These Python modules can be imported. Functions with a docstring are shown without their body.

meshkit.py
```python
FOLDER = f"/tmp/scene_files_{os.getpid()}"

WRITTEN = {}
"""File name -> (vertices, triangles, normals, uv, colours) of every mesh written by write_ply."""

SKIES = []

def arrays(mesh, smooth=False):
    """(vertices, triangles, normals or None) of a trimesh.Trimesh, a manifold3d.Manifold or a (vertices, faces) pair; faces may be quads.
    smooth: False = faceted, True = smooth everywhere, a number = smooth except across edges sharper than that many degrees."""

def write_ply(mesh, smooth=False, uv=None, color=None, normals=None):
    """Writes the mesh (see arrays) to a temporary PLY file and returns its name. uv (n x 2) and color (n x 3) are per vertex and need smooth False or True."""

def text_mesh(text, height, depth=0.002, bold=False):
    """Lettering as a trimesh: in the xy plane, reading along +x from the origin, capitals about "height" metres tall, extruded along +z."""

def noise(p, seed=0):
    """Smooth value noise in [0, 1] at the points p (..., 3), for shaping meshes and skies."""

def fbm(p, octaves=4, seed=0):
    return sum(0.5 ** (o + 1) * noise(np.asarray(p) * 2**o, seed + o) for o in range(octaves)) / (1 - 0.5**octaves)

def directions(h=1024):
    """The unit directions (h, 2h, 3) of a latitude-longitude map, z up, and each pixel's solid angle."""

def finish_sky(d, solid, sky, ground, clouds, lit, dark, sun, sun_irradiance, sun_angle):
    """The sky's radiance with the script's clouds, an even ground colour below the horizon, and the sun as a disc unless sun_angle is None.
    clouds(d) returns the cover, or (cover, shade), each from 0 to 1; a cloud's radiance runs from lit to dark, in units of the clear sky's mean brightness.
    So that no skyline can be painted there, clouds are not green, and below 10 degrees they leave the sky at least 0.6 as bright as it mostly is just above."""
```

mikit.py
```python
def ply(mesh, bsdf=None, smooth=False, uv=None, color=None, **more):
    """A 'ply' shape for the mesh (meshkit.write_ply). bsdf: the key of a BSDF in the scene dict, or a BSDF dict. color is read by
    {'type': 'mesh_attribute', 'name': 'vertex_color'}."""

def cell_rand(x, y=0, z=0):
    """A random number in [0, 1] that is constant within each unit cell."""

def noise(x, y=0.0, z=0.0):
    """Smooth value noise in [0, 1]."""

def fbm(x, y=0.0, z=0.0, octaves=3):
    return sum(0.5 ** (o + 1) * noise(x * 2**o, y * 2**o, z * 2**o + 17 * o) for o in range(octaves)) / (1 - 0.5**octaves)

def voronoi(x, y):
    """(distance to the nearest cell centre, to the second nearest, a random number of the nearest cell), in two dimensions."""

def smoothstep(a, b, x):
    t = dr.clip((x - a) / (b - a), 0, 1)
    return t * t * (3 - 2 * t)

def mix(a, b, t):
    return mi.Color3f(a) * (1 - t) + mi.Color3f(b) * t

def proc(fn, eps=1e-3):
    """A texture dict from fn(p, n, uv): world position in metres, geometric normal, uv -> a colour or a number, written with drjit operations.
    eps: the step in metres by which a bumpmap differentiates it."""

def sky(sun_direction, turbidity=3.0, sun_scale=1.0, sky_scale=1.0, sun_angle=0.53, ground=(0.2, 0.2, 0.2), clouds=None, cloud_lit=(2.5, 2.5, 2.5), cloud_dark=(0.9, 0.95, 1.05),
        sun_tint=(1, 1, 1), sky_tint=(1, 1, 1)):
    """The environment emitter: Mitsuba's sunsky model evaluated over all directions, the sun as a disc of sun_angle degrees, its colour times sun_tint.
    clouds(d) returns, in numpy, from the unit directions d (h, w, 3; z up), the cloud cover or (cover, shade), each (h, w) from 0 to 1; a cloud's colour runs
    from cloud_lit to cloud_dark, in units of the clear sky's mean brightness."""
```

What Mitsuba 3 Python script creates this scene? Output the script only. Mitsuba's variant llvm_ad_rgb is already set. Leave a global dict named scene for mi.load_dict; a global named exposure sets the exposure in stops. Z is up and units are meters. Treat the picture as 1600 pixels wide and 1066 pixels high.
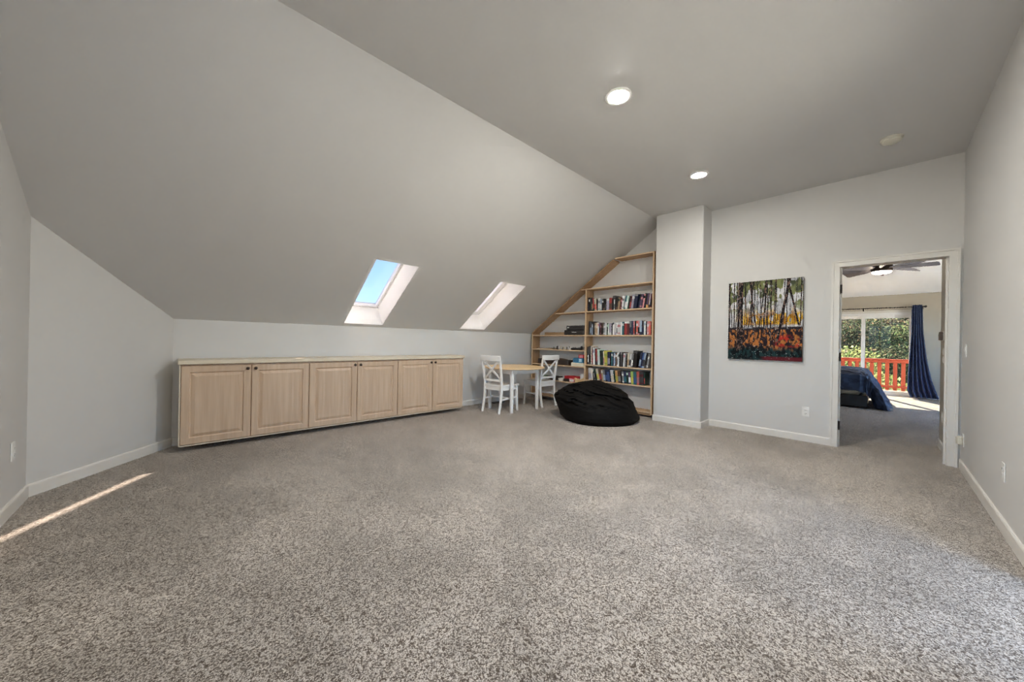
import math, random
import numpy as np
import trimesh
import drjit as dr
import mitsuba as mi
import mikit
import meshkit
from mikit import proc, noise, fbm, smoothstep, mix, cell_rand, voronoi
from shapely.geometry import Polygon, LineString, Point, box as sbox

T = mi.ScalarTransform4f
rng = random.Random(7)
scene, labels = {}, {}

# ------------------------------------------------------------------ camera, sky, sun, exposure
CAM_H = 1.1
FWD = (0.688764, 0.724984, 0.001200)
UPV = (-0.014096, 0.011736, 0.999832)
exposure = 6.0
scene['camera'] = {'type': 'perspective', 'fov': 2 * math.degrees(math.atan(800 / 546.157)), 'fov_axis': 'x', 'near_clip': 0.02,
                   'to_world': T().look_at(origin=[0, 0, CAM_H], target=[FWD[0], FWD[1], CAM_H + FWD[2]], up=list(UPV))}
SUN_AZ, SUN_EL = math.radians(23.0), math.radians(35.0)
SUN = (math.cos(SUN_EL) * math.cos(SUN_AZ), math.cos(SUN_EL) * math.sin(SUN_AZ), math.sin(SUN_EL))


def cloud_cover(d):
    q = d / np.maximum(d[..., 2:3] + 0.25, 0.05)
    n = meshkit.fbm(q * 1.1 + 3.1, octaves=5, seed=4)
    c = np.clip((n - 0.52) / 0.16, 0, 1)
    return c * c * (3 - 2 * c) * 0.9, np.clip((n - 0.6) * 2.0, 0, 0.6)


scene['sky'] = mikit.sky(SUN, turbidity=2.2, sun_scale=2.1, sky_scale=1.0, sun_angle=0.6, ground=(0.31, 0.315, 0.31),
                         clouds=cloud_cover, cloud_lit=(1.8, 1.75, 1.7), cloud_dark=(1.0, 1.0, 1.0), sky_tint=(0.80, 0.95, 1.06), sun_tint=(0.93, 1.0, 1.07))
LAMP = (16, 15.4, 14.2)

# ------------------------------------------------------------------ measures of the rooms (metres)
XD, YR, ZC = 5.284, -0.529, 2.945            # doorway wall, right wall, flat ceiling
XC, YC0, YC1 = 4.966, 1.614, 2.250           # column
YB, YK, ZK = 2.296, 4.824, 1.263             # fold of the ceiling, knee wall and its height
XA, YA, XK = -0.730, 3.904, -0.048           # left wall and the angled wall between it and the knee wall
SL = (ZC - ZK) / (YK - YB)
TH = math.atan(SL)
XB = 12.0                                    # far wall of the bedroom


# ------------------------------------------------------------------ helpers
def uniq(key):
    if key not in scene and key not in labels:
        return key
    n = 1
    while f'{key}_{n:03d}' in scene or f'{key}_{n:03d}' in labels:
        n += 1
    return f'{key}_{n:03d}'


def tag(key, label=None, cat=None, group=None, kind=None):
    e = {}
    if label: e['label'] = label
    if cat: e['category'] = cat
    if group: e['group'] = group
    if kind: e['kind'] = kind
    if e: labels[key] = {**labels.get(key, {}), **e}
    return key


def add(key, mesh, mat, smooth=False, label=None, cat=None, group=None, kind=None, **kw):
    key = uniq(key)
    scene[key] = mikit.ply(mesh, mat, smooth=smooth, **kw)
    return tag(key, label, cat, group, kind)


def thing(key, label, cat, group=None, kind=None):
    key = uniq(key)
    return tag(key, label, cat, group, kind) if (label or kind) else key


def struct(key, mesh, mat, smooth=False, **kw):
    return add(key, mesh, mat, smooth, kind='structure', **kw)


def cat(ms):
    return trimesh.util.concatenate([m for m in ms])


def box(x0, x1, y0, y1, z0, z1, b=0.0):
    x0, x1, y0, y1, z0, z1 = min(x0, x1), max(x0, x1), min(y0, y1), max(y0, y1), min(z0, z1), max(z0, z1)
    c, h = np.array([(x0 + x1) / 2, (y0 + y1) / 2, (z0 + z1) / 2]), np.array([x1 - x0, y1 - y0, z1 - z0]) / 2
    if b <= 0:
        m = trimesh.creation.box(extents=2 * h)
        m.apply_translation(c)
        return m
    b = min(b, 0.45 * 2 * h.min())
    v = []
    for s in np.ndindex(2, 2, 2):
        s = np.array(s) * 2 - 1
        for k in range(3):
            e = h - b
            e = e.copy()
            e[k] = h[k]
            v.append(c + s * e)
    return trimesh.convex.convex_hull(np.array(v))


def frame_of(o, a, b):
    """4x4: local x -> a, local y -> b, local z -> a x b, origin o."""
    a, b = np.array(a, float), np.array(b, float)
    m = np.eye(4)
    m[:3, 0], m[:3, 1], m[:3, 2], m[:3, 3] = a, b, np.cross(a, b), o
    return m


def ext(poly, h, fr):
    m = trimesh.creation.extrude_polygon(poly, h, engine='earcut')
    m.apply_transform(fr)
    return m


def loft(rings, cap0=True, cap1=True, closed=True):
    """Joins rings (each n x 3) into a skin."""
    n, v, f = len(rings[0]), np.vstack(rings), []
    for r in range(len(rings) - 1):
        for i in range(n if closed else n - 1):
            j = (i + 1) % n
            a, b, c, d = r * n + i, r * n + j, (r + 1) * n + j, (r + 1) * n + i
            f += [[a, b, c], [a, c, d]]
    if cap0:
        f += [[0, i + 1, i] for i in range(1, n - 1)]
    if cap1:
        o = (len(rings) - 1) * n
        f += [[o, o + i, o + i + 1] for i in range(1, n - 1)]
    return trimesh.Trimesh(v, np.array(f), process=False)


def rect_loft(w, h, levels, cap0=True, cap1=True):
    """Nested rectangles: levels of (inset, height) around a w x h panel; x right, y up, z out."""
    rings = []
    for i, z in levels:
        rings.append(np.array([[i, i, z], [w - i, i, z], [w - i, h - i, z], [i, h - i, z]]))
    return loft(rings, cap0, cap1)


def tube(path, r, n=8, cap=True):
    """A tube along a path; r a number or one per point."""
    p = np.array(path, float)
    rr = np.broadcast_to(np.asarray(r, float), (len(p),))
    rings, up = [], None
    for i in range(len(p)):
        t = p[min(i + 1, len(p) - 1)] - p[max(i - 1, 0)]
        t /= np.linalg.norm(t)
        if up is None:
            up = np.array([0, 0, 1.0]) if abs(t[2]) < 0.9 else np.array([1.0, 0, 0])
        a = np.cross(t, up); a /= np.linalg.norm(a)
        b = np.cross(a, t); up = b
        ang = np.arange(n) * 2 * math.pi / n
        rings.append(p[i] + rr[i] * (np.cos(ang)[:, None] * a + np.sin(ang)[:, None] * b))
    m = loft(rings, cap, cap)
    m.fix_normals()
    return m


def lathe(prof, n=32):
    m = trimesh.creation.revolve(np.array(prof, float), sections=n)
    return m


def moved(m, x=0, y=0, z=0, rz=0.0, rx=0.0, ry=0.0):
    m = m.copy()
    tm = trimesh.transformations
    M = tm.euler_matrix(rx, ry, rz)
    M[:3, 3] = (x, y, z)
    m.apply_transform(M)
    return m


def xform(m, M):
    m = m.copy()
    m.apply_transform(M)
    return m


def bar(path, w, t, wdir, n=None):
    """A bar of rectangular section along a path: width w along wdir, thickness t across it; w and t may change per point."""
    p = np.array(path, float)
    w, t = np.broadcast_to(np.asarray(w, float), (len(p),)), np.broadcast_to(np.asarray(t, float), (len(p),))
    wd = np.array(wdir, float)
    rings = []
    for i in range(len(p)):
        d = p[min(i + 1, len(p) - 1)] - p[max(i - 1, 0)]
        d /= np.linalg.norm(d)
        a = wd - d * (wd @ d); a /= np.linalg.norm(a)
        b = np.cross(d, a)
        e, hw, ht = min(w[i], t[i]) * 0.16, w[i] / 2, t[i] / 2
        ring = [(hw - e, -ht), (hw, -ht + e), (hw, ht - e), (hw - e, ht), (-hw + e, ht), (-hw, ht - e), (-hw, -ht + e), (-hw + e, -ht)]
        rings.append(np.array([p[i] + a * u + b * v for u, v in ring]))
    m = loft(rings)
    m.fix_normals()
    return m


# ------------------------------------------------------------------ materials
def bsdf(key, d):
    scene[key] = d
    return key


def rgb(*c):
    return {'type': 'rgb', 'value': list(c)}


def lin(r, g, b):
    """An sRGB colour (0..255) as linear albedo."""
    return [((c / 255) / 12.92 if c / 255 <= 0.04045 else ((c / 255 + 0.055) / 1.055) ** 2.4) for c in (r, g, b)]


def paint(key, color, scale=0.0006, cell=90.0):
    def relief(p, n, uv):
        return fbm(p.x * cell + 3.3, p.y * cell + 1.7, p.z * cell, octaves=2)
    return bsdf(key, {'type': 'twosided', 'bsdf': {'type': 'bumpmap', 'nested_texture': proc(relief, eps=0.003), 'scale': scale,
                'bsdf': {'type': 'roughplastic', 'diffuse_reflectance': rgb(*color), 'alpha': 0.45, 'nonlinear': False}}})


def plain(key, color, rough=0.5, **kw):
    return bsdf(key, {'type': 'twosided', 'bsdf': {'type': 'principled', 'base_color': rgb(*color), 'roughness': rough, **kw}})


def plastic(key, color, alpha=0.2):
    return bsdf(key, {'type': 'twosided', 'bsdf': {'type': 'roughplastic', 'diffuse_reflectance': rgb(*color), 'alpha': alpha, 'nonlinear': False}})


WALL = paint('paint_wall', (0.775, 0.77, 0.755))
CEIL = paint('paint_ceiling', (0.80, 0.797, 0.787))
REVEAL = plain('paint_reveal', (0.74, 0.74, 0.735), 0.6)
BEDWALL = paint('paint_bedroom', (0.60, 0.55, 0.47))
BEDCEIL = plain('paint_bedroom_ceiling', (0.79, 0.83, 0.90), 0.7)
TRIM = plastic('paint_trim', (0.76, 0.74, 0.70), 0.22)
WHITE = plastic('white_plastic', (0.82, 0.82, 0.80), 0.15)
IVORY = plastic('ivory_plastic', (0.72, 0.70, 0.60), 0.2)
GASKET = plain('grey_gasket', (0.20, 0.18, 0.17), 0.7)
VINYL = plastic('white_vinyl', (0.85, 0.85, 0.86), 0.15)
BLACK = plain('black_metal', (0.015, 0.013, 0.012), 0.4)
BRONZE = plain('dark_bronze', (0.035, 0.022, 0.016), 0.35, metallic=0.6)


def carpet_color(p, n, uv):
    # tufts: a light and a dark yarn, with brushed patches where the pile leans
    d, e, w = voronoi(p.x * 250 + 0.9 * noise(p.x * 60, p.y * 60), p.y * 250)
    w2 = fbm(p.x * 135 + 9.1, p.y * 135 + 3.7, 0.0, octaves=2)
    tuft = 1.0 - smoothstep(0.2, 0.85, d)
    yarn = 0.5 * w + 0.5 * w2
    c = mix((0.095, 0.073, 0.057), (0.60, 0.55, 0.50), smoothstep(0.22, 0.78, yarn))
    c = c * (0.62 + 0.46 * tuft)
    lay = fbm(p.x * 1.7 + 7, p.y * 1.7 + 2, 0.0, octaves=4)
    lay2 = fbm(p.x * 8.0 + 1, p.y * 8.0 + 5, 0.0, octaves=3)
    return c * (0.71 + 0.20 * smoothstep(0.36, 0.64, 0.6 * lay + 0.4 * lay2))


def carpet_relief(p, n, uv):
    d, e, w = voronoi(p.x * 250, p.y * 250)
    return (1.0 - d) * (0.4 + 0.6 * w)


CARPET = bsdf('carpet', {'type': 'twosided', 'bsdf': {'type': 'bumpmap', 'nested_texture': proc(carpet_relief, eps=0.0015), 'scale': 0.0025,
              'bsdf': {'type': 'principled', 'base_color': proc(carpet_color), 'roughness': 0.95, 'specular': 0.15, 'sheen': 0.35}}})


def wood(key, light, dark, rough=0.4, axis='z', fine=1.0):
    def grain(p, n, uv):
        a, b, c = (p.x, p.y, p.z) if axis == 'z' else ((p.z, p.y, p.x) if axis == 'x' else (p.x, p.z, p.y))
        s = fbm(a * 60 * fine, b * 60 * fine, c * 2.2, octaves=3)
        r = fbm(a * 9 + 5, b * 9 + 2, c * 0.8, octaves=2)
        k = smoothstep(0.25, 0.75, 0.65 * s + 0.35 * r)
        return mix(dark, light, k)
    return bsdf(key, {'type': 'twosided', 'bsdf': {'type': 'principled', 'base_color': proc(grain), 'roughness': rough, 'specular': 0.35}})


MAPLE = wood('pickled_maple', (0.57, 0.43, 0.315), (0.49, 0.355, 0.25), 0.42, 'z')
MAPLE_H = wood('pickled_maple_across', (0.57, 0.43, 0.315), (0.49, 0.355, 0.25), 0.42, 'x')
CREAM = plastic('cream_laminate', (0.70, 0.62, 0.49), 0.25)
OAK_V = wood('oak_upright', (0.43, 0.275, 0.155), (0.33, 0.20, 0.105), 0.45, 'z')
OAK_H = wood('oak_board', (0.45, 0.29, 0.165), (0.35, 0.215, 0.115), 0.45, 'y')

GLASS_SKY = bsdf('skylight_glass', {'type': 'thindielectric', 'specular_transmittance': rgb(0.092, 0.088, 0.098)})
GLASS = bsdf('window_glass', {'type': 'thindielectric', 'specular_transmittance': rgb(0.94, 0.95, 0.95)})
GLASS_DOOR = bsdf('slider_glass', {'type': 'thindielectric', 'specular_transmittance': rgb(0.135, 0.135, 0.135), 'specular_reflectance': rgb(0.04, 0.04, 0.04)})

# ------------------------------------------------------------------ the main room
W = 0.12
floor_poly = Polygon([(XA - W, YR - W), (XD, YR - W), (XD, -0.445), (XD + W, -0.445), (XD + W, 0.313), (XD, 0.313), (XD, YK + W), (XK - 0.3, YK + W), (XA - W, YA + 0.3)])
struct('floor', ext(floor_poly, 0.10, frame_of((0, 0, -0.10), (1, 0, 0), (0, 1, 0))), CARPET)


def slope_z(y):
    return ZK + (YK - y) * SL


# far wall with the doorway, cut to the slope of the roof
far = Polygon([(YR - W, 0), (YK + W, 0), (YK + W, slope_z(YK + W) + 0.12), (YB, ZC + 0.12), (YR - W, ZC + 0.12)])
door_hole = sbox(-0.460, -0.001, 0.329, 2.002)
struct('wall_far', ext(far.difference(door_hole), W, frame_of((XD, 0, 0), (0, 1, 0), (0, 0, 1))), WALL)
# right wall with an unseen glazed door, added for the floor's light band
GX0, GX1, GZ = 2.08, 2.93, 2.06
struct('wall_added_vestibule', cat([box(GX0 - W, GX0, YR - 0.70, YR - 0.05, 0, GZ + W), box(GX1, GX1 + W, YR - 0.70, YR - 0.05, 0, GZ + W), box(GX0 - W, GX1 + W, YR - 0.70, YR - 0.05, GZ, GZ + W)]), WALL)  # unseen deep recess, added to narrow the light from the glazed door
struct('floor_added_vestibule', box(GX0 - W, GX1 + W, YR - 0.72, YR - W, -0.10, 0.0), CARPET)
struct('wall_right', ext(sbox(XA - W, 0, XD + 0.01, ZC + 0.05).difference(sbox(GX0, -0.001, GX1, GZ)), W, frame_of((0, YR, 0), (1, 0, 0), (0, 0, 1))), WALL)
# left wall with an unseen window added for light (beside and behind the camera)
lw = Polygon([(YR - W, 0), (YA + 0.2, 0), (YA + 0.2, slope_z(YA + 0.2) + 0.1), (YB, ZC + 0.12), (YR - W, ZC + 0.12)])
struct('wall_left', ext(lw.difference(sbox(-0.42, 0.85, 0.45, 2.25)), W, frame_of((XA - W, 0, 0), (0, 1, 0), (0, 0, 1))), WALL)
# angled wall
dv = np.array([XK - XA, YK - YA]); dl = np.linalg.norm(dv); dv /= dl
dg = Polygon([(-0.01, 0), (dl + 0.1, 0), (dl + 0.1, slope_z(YK) - 0.02), (dl, slope_z(YK) + 0.03), (-0.01, slope_z(YA) + 0.06)])
struct('wall_angled', ext(dg, -W, frame_of((XA, YA, 0), (dv[0], dv[1], 0), (0, 0, 1))), WALL)
struct('wall_knee', box(XK - 0.1, XD + 0.02, YK, YK + W, 0, ZK + 0.03), WALL)
# column with rounded corners
col = sbox(XC, YC0, XD + 0.02, YC1).buffer(-0.02).buffer(0.02, quad_segs=6)
struct('wall_column', ext(col, ZC + 0.02, np.eye(4)), WALL, smooth=40)
# ceilings
ceil_poly = sbox(XA - W, YR - W, XD + W, YB)
struct('ceiling', ext(ceil_poly, 0.12, frame_of((0, 0, ZC), (1, 0, 0), (0, 1, 0))), CEIL)
UL = (YK - YB) / math.cos(TH)
SKY = [(1.535, 2.040, 0.060, 1.262, 0.285), (3.345, 3.860, 0.060, 1.255, 0.300)]   # x0, x1, up-slope u0, u1, depth of the shaft
roof = sbox(XA - W, -0.35, XD + W, UL + 0.06)
for x0, x1, u0, u1, _ in SKY:
    roof = roof.difference(sbox(x0, u0, x1, u1))
ROOF_FR = frame_of((0, YK, ZK), (1, 0, 0), (0, -math.cos(TH), math.sin(TH)))     # local z = outward?
NSL = np.cross([1, 0, 0], [0, -math.cos(TH), math.sin(TH)])                       # points into the room (down)
struct('ceiling_sloped', ext(roof, -0.05, ROOF_FR), CEIL)


def slope_pt(x, u, o):
    """A point on the sloped ceiling: x along the knee wall, u up the slope, o outward."""
    return np.array([x, YK - u * math.cos(TH), ZK + u * math.sin(TH)]) - np.array(NSL) * o


S_FR = ROOF_FR.copy()
for i, (x0, x1, u0, u1, dep) in enumerate(SKY):
    sh = sbox(x0 - 0.03, u0 - 0.03, x1 + 0.03, u1 + 0.03).difference(sbox(x0, u0, x1, u1))
    m = ext(sh, -dep, S_FR)
    w = struct(f'window_{i+1}', m, REVEAL)
    labels[w]['label'] = ['deep white skylight well showing blue sky, farther left over the cabinets', 'narrow white skylight well, nearer the bookcase'][i]
    def ring(a, b):
        return sbox(x0 - a, u0 - a, x1 + a, u1 + a).difference(sbox(x0 + b, u0 + b, x1 - b, u1 - b))

    def at(o):
        f = S_FR.copy(); f[:3, 3] -= np.array(NSL) * o
        return f
    inset = (0.040, 0.100)[i]
    add(w + '__frame', ext(ring(0.03, 0.010), -0.030, at(dep)), VINYL)
    add(w + '__gasket', ext(ring(0.03, 0.017), -0.020, at(dep + 0.012)), GASKET)
    add(w + '__sash', ext(sbox(x0 + 0.0172, u0 + 0.0172, x1 - 0.0172, u1 - 0.0172).difference(sbox(x0 + inset, u0 + inset, x1 - inset, u1 - inset)), -0.058, at(dep + 0.004)), VINYL)
    f3 = S_FR.copy(); f3[:3, 3] -= np.array(NSL) * (dep + 0.045)
    pv = np.array([(f3 @ np.array([a, b, 0, 1]))[:3] for a, b in ((x0, u0), (x1, u0), (x1, u1), (x0, u1))])
    add(w + '__pane', trimesh.Trimesh(pv, [[0, 1, 2], [0, 2, 3]], process=False), GLASS_SKY)

# unseen windows and glazed door, added outside the frame to light the rooms
def big_window(key, a0, a1, z0, z1, n, place):
    w = struct(key, cat([xform(m, place) for m in [box(a0, a1, -0.03, 0.03, z0, z0 + 0.06), box(a0, a1, -0.03, 0.03, z1 - 0.06, z1)]
                         + [box(a0 + (a1 - a0 - 0.06) * k / n, a0 + (a1 - a0 - 0.06) * k / n + 0.06, -0.03, 0.03, z0, z1) for k in range(n + 1)]]), VINYL)
    pv = trimesh.Trimesh(np.array([(a0, 0, z0), (a1, 0, z0), (a1, 0, z1), (a0, 0, z1)], float), [[0, 1, 2], [0, 2, 3]], process=False)
    add(w + '__pane', xform(pv, place), GLASS)


big_window('window_3', -0.42, 0.45, 0.85, 2.25, 2, frame_of((XA - W / 2, 0, 0), (0, 1, 0), (-1, 0, 0)))
big_window('door_3', GX0, GX1, 0.0, GZ, 1, frame_of((0, YR - 0.66, 0), (1, 0, 0), (0, 1, 0)))

# baseboards
def base(key, p, q, side, h=0.085, t=0.013):
    """Runs on the floor from p to q; side = +1 puts its thickness on the left of p->q."""
    p, q = np.array(p, float), np.array(q, float)
    d = (q - p) / np.linalg.norm(q - p)
    nrm = np.array([-d[1], d[0]]) * side
    prof = [(0, 0), (t, 0), (t, h - 0.012), (t * 0.75, h - 0.004), (t * 0.35, h), (0, h)]
    rings = [np.array([[e[0] + nrm[0] * a, e[1] + nrm[1] * a, b] for a, b in prof]) for e in (p, q)]
    m = loft(rings)
    m.fix_normals()
    return m


struct('baseboard_far', cat([base('', (XD, 0.377), (XD, YC0), 1), base('', (XD, YC0), (XC, YC0), 1), base('', (XC, YC0 - 0.013), (XC, YC1), 1), base('', (XD, YC1), (XD, YK), 1)]), TRIM)
struct('baseboard_knee', base('', (XD, YK), (XK, YK), 1), TRIM)
struct('baseboard_angled', base('', (XK, YK), (XA, YA), 1), TRIM)
struct('baseboard_left', base('', (XA, YA), (XA, YR), 1), TRIM)
struct('baseboard_right', base('', (GX1 + 0.05, YR), (XD, YR), 1), TRIM)

# ------------------------------------------------------------------ doorway: casing, jambs, hinges
JY0, JY1, JZ = -0.442, 0.311, 1.985
cas = sbox(JY0 - 0.068, 0.0, JY1 + 0.068, JZ + 0.068).difference(sbox(JY0 - 0.003, -0.1, JY1 + 0.003, JZ + 0.003))
rings = []
door = struct('door_1', ext(cas, 0.016, frame_of((XD - 0.016, 0, 0), (0, 1, 0), (0, 0, 1))), TRIM)
bead = sbox(JY0 - 0.068, 0.0, JY1 + 0.068, JZ + 0.068).difference(sbox(JY0 - 0.050, -0.1, JY1 + 0.050, JZ + 0.050))
add(door + '__casing_bead', ext(bead, 0.008, frame_of((XD - 0.024, 0, 0), (0, 1, 0), (0, 0, 1))), TRIM)
for y0, y1 in ((JY1, JY1 + 0.018), (JY0 - 0.018, JY0)):
    add(door + '__jamb', box(XD - 0.001, XD + W + 0.015, y0, y1, 0, JZ), TRIM)
add(door + '__head_jamb', box(XD - 0.001, XD + W + 0.015, JY0 - 0.018, JY1 + 0.018, JZ, JZ + 0.017), TRIM)
for y0, y1 in ((JY1 - 0.013, JY1), (JY0, JY0 + 0.013)):
    add(door + '__stop', box(XD + 0.040, XD + 0.078, y0, y1, 0, JZ), TRIM)
for z in (0.24, 0.995, 1.745):
    hb = cat([box(XD + 0.004, XD + 0.036, JY1 - 0.004, JY1, z - 0.045, z + 0.045, 0.001), moved(trimesh.creation.cylinder(0.008, 0.095, sections=12), XD + 0.002, JY1 - 0.010, z)])
    add(door + '__hinge', hb, BLACK, label='black door hinge')

# ------------------------------------------------------------------ bedroom shell
BY0, BY1 = -2.6, 3.4
bx0 = XD + W
struct('floor_bedroom', box(bx0, XB + 0.1, BY0 - W, BY1 + W, -0.10, 0.0), CARPET)
nearw = sbox(BY0 - W, 0, BY1 + W, 3.7).difference(door_hole)
struct('wall_bedroom_near', ext(nearw, 0.014, frame_of((bx0, 0, 0), (0, 1, 0), (0, 0, 1))), BEDWALL)
struct('wall_bedroom_left', box(bx0, XB + W, BY1, BY1 + W, 0, 3.7), BEDWALL)
struct('wall_bedroom_right', ext(sbox(bx0, 0, XB + W, 3.7).difference(sbox(7.8, 0.5, 10.4, 2.15)), W, frame_of((0, BY0, 0), (1, 0, 0), (0, 0, 1))), BEDWALL)
big_window('window_4', 7.8, 10.4, 0.5, 2.15, 2, frame_of((0, BY0 - W / 2, 0), (1, 0, 0), (0, 1, 0)))  # unseen window added to brighten the bedroom
SY0, SY1, SZ = -0.53, 2.10, 1.93                 # the sliding door's opening
bw = sbox(BY0 - W, 0, BY1 + W, 2.45).difference(sbox(SY0, 0.0, SY1, SZ))
struct('wall_bedroom_far', ext(bw, W, frame_of((XB, 0, 0), (0, 1, 0), (0, 0, 1))), BEDWALL)
# bedroom ceiling: rises from the far wall to a ridge and falls to the doorway wall
RX, RZ, FZ = 8.6, 3.55, 2.345
prof = Polygon([(XB + W, FZ - (RZ - FZ) / (XB - RX) * W), (RX, RZ), (bx0, 2.55), (bx0, 2.67), (RX, RZ + 0.12), (XB + W, FZ + 0.09)])
struct('ceiling_bedroom', ext(prof, -(BY1 - BY0 + 2 * W), frame_of((0, BY0 - W, 0), (1, 0, 0), (0, 0, 1))), BEDCEIL)
# short wall beside the doorway
struct('wall_bedroom_side', box(bx0, 6.30, -0.60, -0.478, 0, 2.75), BEDWALL)
struct('baseboard_bedroom', base('', (bx0 + 0.02, -0.478), (6.30, -0.478), 1), TRIM)
# ------------------------------------------------------------------ recessed lamps and smoke detector
LENS = plain('lamp_lens', (0.9, 0.9, 0.88), 0.4)


def recessed_lamp(x, y, label, power=1.0):
    t = thing('recessed_light', label, 'ceiling light', 'recessed ceiling lights')
    ring = lathe([(0.068, 0.0), (0.096, 0.0), (0.097, -0.004), (0.092, -0.009), (0.078, -0.010), (0.068, -0.004), (0.068, 0.0)], 40)
    add(t + '__trim_ring', moved(ring, x, y, ZC), WHITE, smooth=40)
    r = np.linspace(0.066, 0.0, 6)
    dome = lathe([(a, -0.006 - 0.010 * (1 - (a / 0.066) ** 2)) for a in r], 32)
    dome.fix_normals()
    if dome.face_normals[:, 2].mean() > 0:
        dome.invert()
    k = add(t + '__bulb_face', moved(dome, x, y, ZC), LENS, smooth=True, label='glowing warm white bulb face')
    scene[k]['emitter'] = {'type': 'area', 'radiance': rgb(*[c * power for c in LAMP])}


recessed_lamp(2.343, 1.366, 'glowing recessed ceiling light, the larger of two, high over the carpet', 1.75)
recessed_lamp(4.052, 1.373, 'glowing recessed ceiling light nearest the white column', 0.33)
recessed_lamp(0.62, 1.366, 'added recessed ceiling light, unseen above the camera, put in to light the room', 0.40)  # continues the row out of view, added for its light

sd = thing('smoke_detector', 'round ivory smoke detector on the ceiling near the right wall', 'smoke detector')
add(sd + '__base', moved(lathe([(0, 0), (0.072, 0), (0.072, -0.012), (0.068, -0.016), (0, -0.016)], 36), 4.505, -0.05, ZC), IVORY, smooth=35)
add(sd + '__cover', moved(lathe([(0, -0.016), (0.060, -0.016), (0.060, -0.030), (0.048, -0.040), (0.020, -0.043), (0, -0.043)], 36), 4.505, -0.05, ZC), IVORY, smooth=35)

# ------------------------------------------------------------------ sockets, switches
SLOT = plain('socket_slot', (0.05, 0.05, 0.05), 0.5)


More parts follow.
